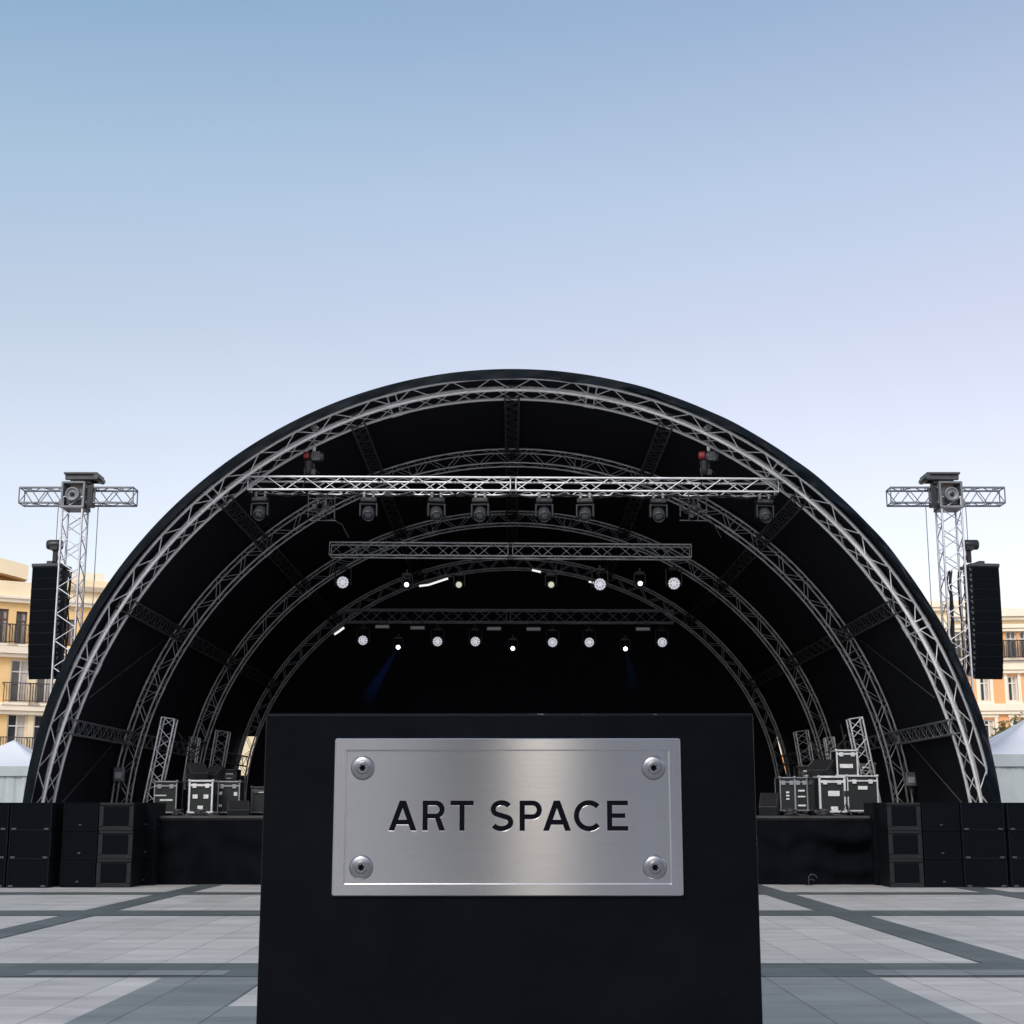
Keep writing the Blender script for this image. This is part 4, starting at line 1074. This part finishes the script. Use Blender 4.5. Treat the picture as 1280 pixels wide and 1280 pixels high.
# ================================================================== BUILDINGS
def facade_building(name, label, p0, ang, s0, s1, ztop, wins, bands, depth=12, mats=('ochre', 'cream'), roof=None, zones=(), group=None):
    """local frame: x along the facade, -y outward, z up"""
    root = thing(name, label, 'building', (p0[0], p0[1], 0), group, rz=ang)
    ss = sorted(set([s0, s1]+[w[0] for w in wins]+[w[1] for w in wins]+[z[0] for z in zones]+[z[1] for z in zones]))
    zs = sorted(set([0, ztop]+[w[2] for w in wins]+[w[3] for w in wins]+[z[2] for z in zones]+[z[3] for z in zones]))
    m = MB()
    for a, b in zip(ss, ss[1:]):
        for c, d in zip(zs, zs[1:]):
            x, z = (a+b)/2, (c+d)/2
            if any(w[0] < x < w[1] and w[2] < z < w[3] for w in wins): continue
            m.cur = 1 if any(q[0] < x < q[1] and q[2] < z < q[3] for q in zones) else 0
            m.quad((a, 0, c), (b, 0, c), (b, 0, d), (a, 0, d))
    m.cur = 0
    for w in wins:
        a, b, c, d = w[:4]; r = .28
        m.quad((a, 0, c), (a, r, c), (a, r, d), (a, 0, d)); m.quad((b, 0, c), (b, 0, d), (b, r, d), (b, r, c))
        m.quad((a, 0, d), (a, r, d), (b, r, d), (b, 0, d)); m.quad((a, 0, c), (b, 0, c), (b, r, c), (a, r, c))
    m.quad((s0, 0, 0), (s0, depth, 0), (s0, depth, ztop), (s0, 0, ztop)); m.quad((s1, 0, 0), (s1, depth, 0), (s1, depth, ztop), (s1, 0, ztop))
    m.quad((s0, depth, 0), (s1, depth, 0), (s1, depth, ztop), (s0, depth, ztop)); m.quad((s0, 0, ztop), (s1, 0, ztop), (s1, depth, ztop), (s0, depth, ztop))
    m.build('wall', None, root, mats=[M[mats[0]], M[mats[1]]], norm=False)
    for w in wins:
        a, b, c, d = w[:4]; st = w[4]; cxw = (a+b)/2; W = b-a; H = d-c
        fm = M['win_dark'] if 'd' in st else M['win_frame']
        f = MB(); t = .09
        f.box((a+t/2, .16, (c+d)/2), (t, .08, H)); f.box((b-t/2, .16, (c+d)/2), (t, .08, H)); f.box((cxw, .16, (c+d)/2), (t*.8, .08, H-2*t))
        f.box((cxw, .162, d-t/2), (W-2*t, .08, t)); f.box((cxw, .162, c+t/2), (W-2*t, .08, t)); f.box((cxw, .158, c+H*.72), (W-2*t, .06, t*.7))
        fo = f.build('window', fm, root)
        gl = MB(); gl.quad((a, .2, c), (b, .2, c), (b, .2, d), (a, .2, d)); gl.build('pane', M['glass'], fo, norm=False)
        if 'c' in st:
            k = MB(); rows = []
            for z in (c+.05, d-.05): rows.append([(a+W*.50+W*.45*i/14, .19+.0*i, z) for i in range(15)])
            k.grid(rows, True); k.build('curtain', M['curtain_cloth'], fo, norm=False)
        if 's' in st:     # raised surround
            k = MB(); e = .17
            k.box((a-e/2, -.03, (c+d)/2+.05), (e, .06, H+.1)); k.box((b+e/2, -.03, (c+d)/2+.05), (e, .06, H+.1)); k.box((cxw, -.045, d+e/2+.1), (W+2*e+.1, .09, e)); k.box((cxw, -.06, c-.08), (W+2*e, .14, .14))
            k.build('surround', M['cornice'], fo)
        if 'a' in st:     # arched head: fill the corners
            k = MB(); rr = W/2; zc = d-rr
            for sx in (-1, 1):
                arc = [(cxw+sx*rr*math.cos(R(90*i/8)), .02, zc+rr*math.sin(R(90*i/8))) for i in range(9)]
                k.poly([(cxw+sx*rr, .02, d)]+arc); 
            k.build('arch_head', M['cream'], fo, norm=False)
        if 'b' in st:     # balcony railing
            k = MB(); z1 = c+1.0; y = -.42
            k.box((cxw, y, z1), (W+.7, .05, .05)); k.box((cxw, y, c+.1), (W+.7, .04, .04))
            for i in range(int((W+.7)/.13)+1): x = a-.35+.13*i; k.box((x, y, (c+z1)/2+.05), (.025, .025, z1-c-.1))
            for sx in (a-.35, b+.35): k.box((sx, y/2, z1), (.05, -y, .05)); k.box((sx, y, c+.5), (.04, .04, 1.0))
            bo = k.build('balcony_railing', M['iron'], root)
            k = MB(); k.box((cxw, -.26, c-.06), (W+.9, .52, .12)); k.build('balcony_slab', M['cornice'], bo)
    for (z0, z1, out, mk, a, b) in bands:
        k = MB(); k.box(((a+b)/2, -out/2-.002, (z0+z1)/2), (b-a, out, z1-z0)); k.box(((a+b)/2, -out*.35-.002, z0-.09), (b-a, out*.7, .18)); k.build('cornice', M[mk], root, bevel=.02)
    return root

# left building: runs away to the right at an angle
LP = (P(0, 800, 76).x, 76.0); LA = R(30)
def l(px, py): return FP(px, py, LP, LA)
zL = lambda py: l(22, py)[1]; sL = lambda px, py=850: l(px, py)[0]
wins = []
for c0, c1 in ((-14, 2), (-3, 11), (19, 33)): pass
wins += [(sL(-4, 785), sL(10, 785), zL(806), zL(762), 'dcb'), (sL(19.5, 785), sL(33.5, 785), zL(806), zL(764), 'dcb')]
for col in range(7):
    x0 = 12.5+33*col; x1 = x0+25*(1-.02*col)
    for (yt, yb) in ((824, 879), (892, 947)): wins.append((sL(x0, 850), sL(x1, 850), zL(yb), zL(yt), 'cb'))
for x0 in (58, 82, 106, 130, 160): wins.append((sL(x0, 785), sL(x0+12, 785), zL(804), zL(770), 'dc'))
for x0 in (-60, -30): wins.append((sL(x0, 785), sL(x0+16, 785), zL(806), zL(762), 'dc'))
end = sL(338, 850); beg = sL(-150, 850)
zt = zL(748)
zones = [(sL(38.5), sL(44.5+0), 0, zt), (sL(38.5), end, 0, zL(880))]
bands = [(zL(748), zL(727), .05, 'cream', beg, end), (zL(749.5), zL(746), .35, 'cornice', beg, end), (zL(818), zL(807), .5, 'cornice', beg, end), (zL(889), zL(882), .45, 'cornice', beg, end)]
bl = facade_building('apartment_building', 'cream and ochre apartment building with balconies on the left', LP, LA, beg, end, zt+.3, wins, bands, zones=zones)
# penthouse with a curved roof on top of the left building
k = MB(); xs0, xs1 = beg, sL(36, 706); n = 24
pts_top = []
for i in range(n+1):
    f = i/n; x = xs0+(xs1-xs0)*f; pts_top.append((x, zL(727)+(zL(691)-zL(727))*(1-.42*f**2.5)))
for (x0, z0), (x1, z1) in zip(pts_top, pts_top[1:]):
    k.quad((x0, 1.0, zt+.3), (x1, 1.0, zt+.3), (x1, 1.0, z1-.55), (x0, 1.0, z0-.55))
k.build('penthouse_wall', M['roof_shade_and_chimney'], bl, norm=False)  # brown here is the shadow under the roof edge, put into the wall colour
k = MB(); k.grid([[(x, .0, z-.75) for x, z in pts_top], [(x, -.05, z) for x, z in pts_top], [(x, 9, z+.1) for x, z in pts_top]], False)
k.grid([[(x, .0, z-.75) for x, z in pts_top], [(x, 1.0, z-.7) for x, z in pts_top]], False)
xe, ze_ = pts_top[-1]; k.quad((xe, 0, ze_-.75), (xe, 9, ze_-.75), (xe, 9, ze_+.1), (xe, -.05, ze_)); k.quad((xe-.02, .9, zt+.3), (xe-.02, 9, zt+.3), (xe-.02, 9, ze_-.6), (xe-.02, .9, ze_-.6))
k.build('curved_roof', M['cream'], bl, norm=False)
# lower wing of roof between tower and stage roof
k = MB(); xa, xb = sL(92, 735), sL(200, 735); za, zb_ = l(118, 741)[1], l(118, 723)[1]
k.box(((xa+xb)/2, 2.2, (zt+za)/2), (xb-xa, 3.6, za-zt)); k.build('attic', M['ochre'], bl)
k = MB(); k.box(((xa+xb)/2, 2.0, za+.12), (xb-xa+.5, 4.6, .3)); k.build('attic_roof', M['roof_tile'], bl, bevel=.04)
k = MB(); k.box(((xa+xb)/2, 3.0, zb_-.3), (xb-xa-.3, 3.2, zb_-za)); k.build('roof_parapet', M['cream'], bl)
for i, f in enumerate((.18, .3, .42)):
    k = MB(); k.box((xa+(xb-xa)*f, 2.6, zb_+.25), (.5, .5, .8)); k.build('chimney', M['cornice'], bl)

# right building
RP = (P(1160, 800, 84).x, 84.0); RA = R(-6)
def r_(px, py): return FP(px, py, RP, RA)
zR = lambda py: r_(1240, py)[1]; sR = lambda px, py=860: r_(px, py)[0]
wins = []
for x0 in (1186, 1224.5, 1259.5, 1296, 1332): wins.append((sR(x0), sR(x0+13), zR(877), zR(845), 'sc'))
for x0 in (1192, 1230, 1266, 1303): wins.append((sR(x0, 910), sR(x0+14, 910), zR(924), zR(899), 'sc'))
for x0 in (1130, 1150): wins.append((sR(x0), sR(x0+11), zR(877), zR(845), 'sc'))
for i in range(10):
    x0 = 1257.5+17.2*i-5*17.2; wins.append((sR(x0, 806), sR(x0+13.8, 806), zR(824), zR(789), 'ab'))
for x0 in (960, 985, 1010, 1040, 1070): wins.append((sR(x0, 940), sR(x0+13, 940), zR(957), zR(925), 'sc'))
begR, endR = sR(900), sR(1400)
ztR = zR(775)
bands = [(zR(786), zR(781), .3, 'cornice', begR, endR), (zR(772), zR(762), .5, 'cornice', sR(1190), endR), (zR(838), zR(826), .35, 'cornice', begR, endR), (zR(889), zR(880), .3, 'cornice', begR, endR), (zR(759), zR(751), .4, 'cornice', begR, sR(1205, 755))]
zones = [(begR, endR, zR(789), ztR), (begR, endR, zR(840), zR(825))]
br_ = facade_building('town_house', 'orange building with cream window surrounds on the right', RP, RA, begR, endR, ztR, wins, bands, zones=zones, mats=('peach', 'cream'))
k = MB(); k.box(((begR+sR(1204, 755))/2, 3, (ztR+zR(752))/2), (sR(1204, 755)-begR, 6, zR(752)-ztR)); k.build('roof_storey', M['cream'], br_)
k = MB(); k.box(((sR(1206)+endR)/2, 3.3, (ztR+zR(763))/2), (endR-sR(1206), 6, zR(763)-ztR)); k.build('parapet', M['cream'], br_)
k = MB(); k.box((sR(1264, 760), 2.5, zR(760)), (.9, .6, .5)); k.build('chimney', M['roof_shade_and_chimney'], br_)
# unseen blocks added behind the camera to put bands in the plaque's reflection
def added_back_block(x0, x1, y, h, label, wm='reflection_block_grey'):
    root = thing('reflection_block', label, 'building', ((x0+x1)/2, y, 0))
    m = MB(); m.box((0, -5, h/2), (x1-x0, 10, h)); m.build('wall', M[wm], root)
    m = MB(); m.box((0, -5, h+.2), (x1-x0+.8, 10.8, .4)); m.build('roof', M['roof_tile'], root)
    n = int((x1-x0)/3.2)
    for f in range(int(h/3.4)):
        for i in range(n):
            w = MB(); w.box((-(x1-x0)/2+1.6+3.2*i, .02, 1.8+3.4*f), (1.3, .08, 1.9)); w.build('window', M['glass'], root)
added_back_block(-60, -2.8, -55, 26, 'unseen grey block added behind the viewpoint, left of the dark tower')
added_back_block(-2.6, .1, -52, 42, 'unseen dark narrow tower added behind the viewpoint for the plaque reflection', 'reflection_block_dark')
added_back_block(2.4, 60, -55, 24, 'unseen grey block added behind the viewpoint, right of the open gap')

# ================================================================== TREE
def tree(px, py, Y, h, rx, label, n=2600):
    c = P(px, py, Y); root = thing('small_tree', label, 'tree', (c.x, Y, 0)); rnd = random.Random(9)
    zc = c.z
    m = MB(); m.poly_tube([(0, 0, 0), (.05, 0, zc*.4), (-.03, 0, zc*.8), (.05, 0, zc+h*.3)], [.13, .10, .07, .02], 8)
    for k in range(9):
        a = rnd.uniform(0, 6.28); z0 = zc*.6+k*.12; m.poly_tube([(0, 0, z0), (.5*rx*math.cos(a), .5*rx*math.sin(a), z0+.5), (rx*.9*math.cos(a), rx*.9*math.sin(a), z0+.8+rnd.uniform(-.2, .3))], [.05, .03, .008], 5)
    m.build('trunk', M['bark'], root, norm=False)
    cl = [(Vector((rnd.gauss(0, .45)*rx, rnd.gauss(0, .45)*rx, zc+rnd.gauss(0, .42)*h)), rnd.uniform(.25, .5)) for _ in range(22)]
    m = MB()
    for i in range(n):
        cc, cr = rnd.choice(cl); d = Vector((rnd.gauss(0, 1), rnd.gauss(0, 1), rnd.gauss(0, 1))).normalized()*cr*rnd.random()**.4
        p = cc+d; s = rnd.uniform(.05, .11); a = Vector((rnd.gauss(0, 1), rnd.gauss(0, 1), rnd.gauss(0, 1))).normalized(); b = a.orthogonal().normalized()
        m.cur = 1 if rnd.random() < .3 else 0
        m.quad(p-a*s, p+b*s*.5, p+a*s, p-b*s*.5)
    m.build('crown', None, root, mats=[M['leaf'], M['leaf2']], norm=False)
tree(1260, 923, 58, .85, 1.15, 'small leafy tree between the right tent and the orange building')

# ================================================================== CAMERA, LIGHT, WORLD
sc = bpy.context.scene
cam = bpy.data.cameras.new('Camera'); co = bpy.data.objects.new('Camera', cam); C.objects.link(co)
cam.sensor_width = 36; cam.lens = F/1280*36; cam.clip_end = 2000; cam.clip_start = .05
co.location = (0, 0, EY); co.rotation_euler = (R(90)+PH, 0, 0); sc.camera = co

SE, AZ = R(40), R(198)       # azimuth measured from +Y clockwise: behind the camera, a little to the left
sun = bpy.data.lights.new('Sun', 'SUN'); so = bpy.data.objects.new('Sun', sun); C.objects.link(so)
d = Vector((math.sin(AZ)*math.cos(SE), math.cos(AZ)*math.cos(SE), math.sin(SE)))
so.rotation_euler = d.to_track_quat('Z', 'Y').to_euler(); sun.energy = 1.2; sun.angle = R(22); sun.color = (1, .94, .87)
w = bpy.data.worlds.new('World'); sc.world = w; w.use_nodes = True; nt = w.node_tree
N = nt.nodes; L = nt.links; bg = nt.nodes['Background']; sky = nt.nodes.new('ShaderNodeTexSky'); sky.sky_type = 'NISHITA'; sky.sun_disc = False
sky.sun_elevation = SE; sky.sun_rotation = AZ; sky.air_density = 1.0; sky.dust_density = 2.0; sky.ozone_density = 1.5
K = .125
tc = N.new('ShaderNodeTexCoord'); nz = N.new('ShaderNodeVectorMath'); nz.operation = 'NORMALIZE'; L.new(tc.outputs['Generated'], nz.inputs[0])
sp = N.new('ShaderNodeSeparateXYZ'); L.new(nz.outputs[0], sp.inputs[0])
rp = N.new('ShaderNodeValToRGB'); L.new(sp.outputs['Z'], rp.inputs['Fac'])
stops = [(0, (.53, .37, .25)), (.2, (.45, .325, .23)), (.31, (.335, .262, .19)), (.4, (.26, .26, .225)), (.5, (.145, .185, .195)), (1, (.16, .18, .2))]
while len(rp.color_ramp.elements) < len(stops): rp.color_ramp.elements.new(.5)
EX = 1.19
for e, (p_, c_) in zip(rp.color_ramp.elements, stops): e.position = p_; e.color = (*[v/EX for v in c_], 1)
vx = N.new('ShaderNodeVectorMath'); vx.operation = 'SCALE'; vx.inputs[0].default_value = (.11, .035, .03); L.new(sp.outputs['X'], vx.inputs['Scale'])
va = N.new('ShaderNodeVectorMath'); va.operation = 'ADD'; L.new(rp.outputs['Color'], va.inputs[0]); L.new(vx.outputs[0], va.inputs[1])
vs = N.new('ShaderNodeVectorMath'); vs.operation = 'SCALE'; vs.inputs['Scale'].default_value = 1/K; L.new(va.outputs[0], vs.inputs[0])
vt = N.new('ShaderNodeVectorMath'); vt.operation = 'ADD'; L.new(sky.outputs[0], vt.inputs[0]); L.new(vs.outputs[0], vt.inputs[1])
L.new(vt.outputs[0], bg.inputs['Color']); bg.inputs['Strength'].default_value = K
sc.view_settings.view_transform = 'Standard'; sc.view_settings.look = 'None'; sc.view_settings.gamma = 1; sc.view_settings.exposure = .25
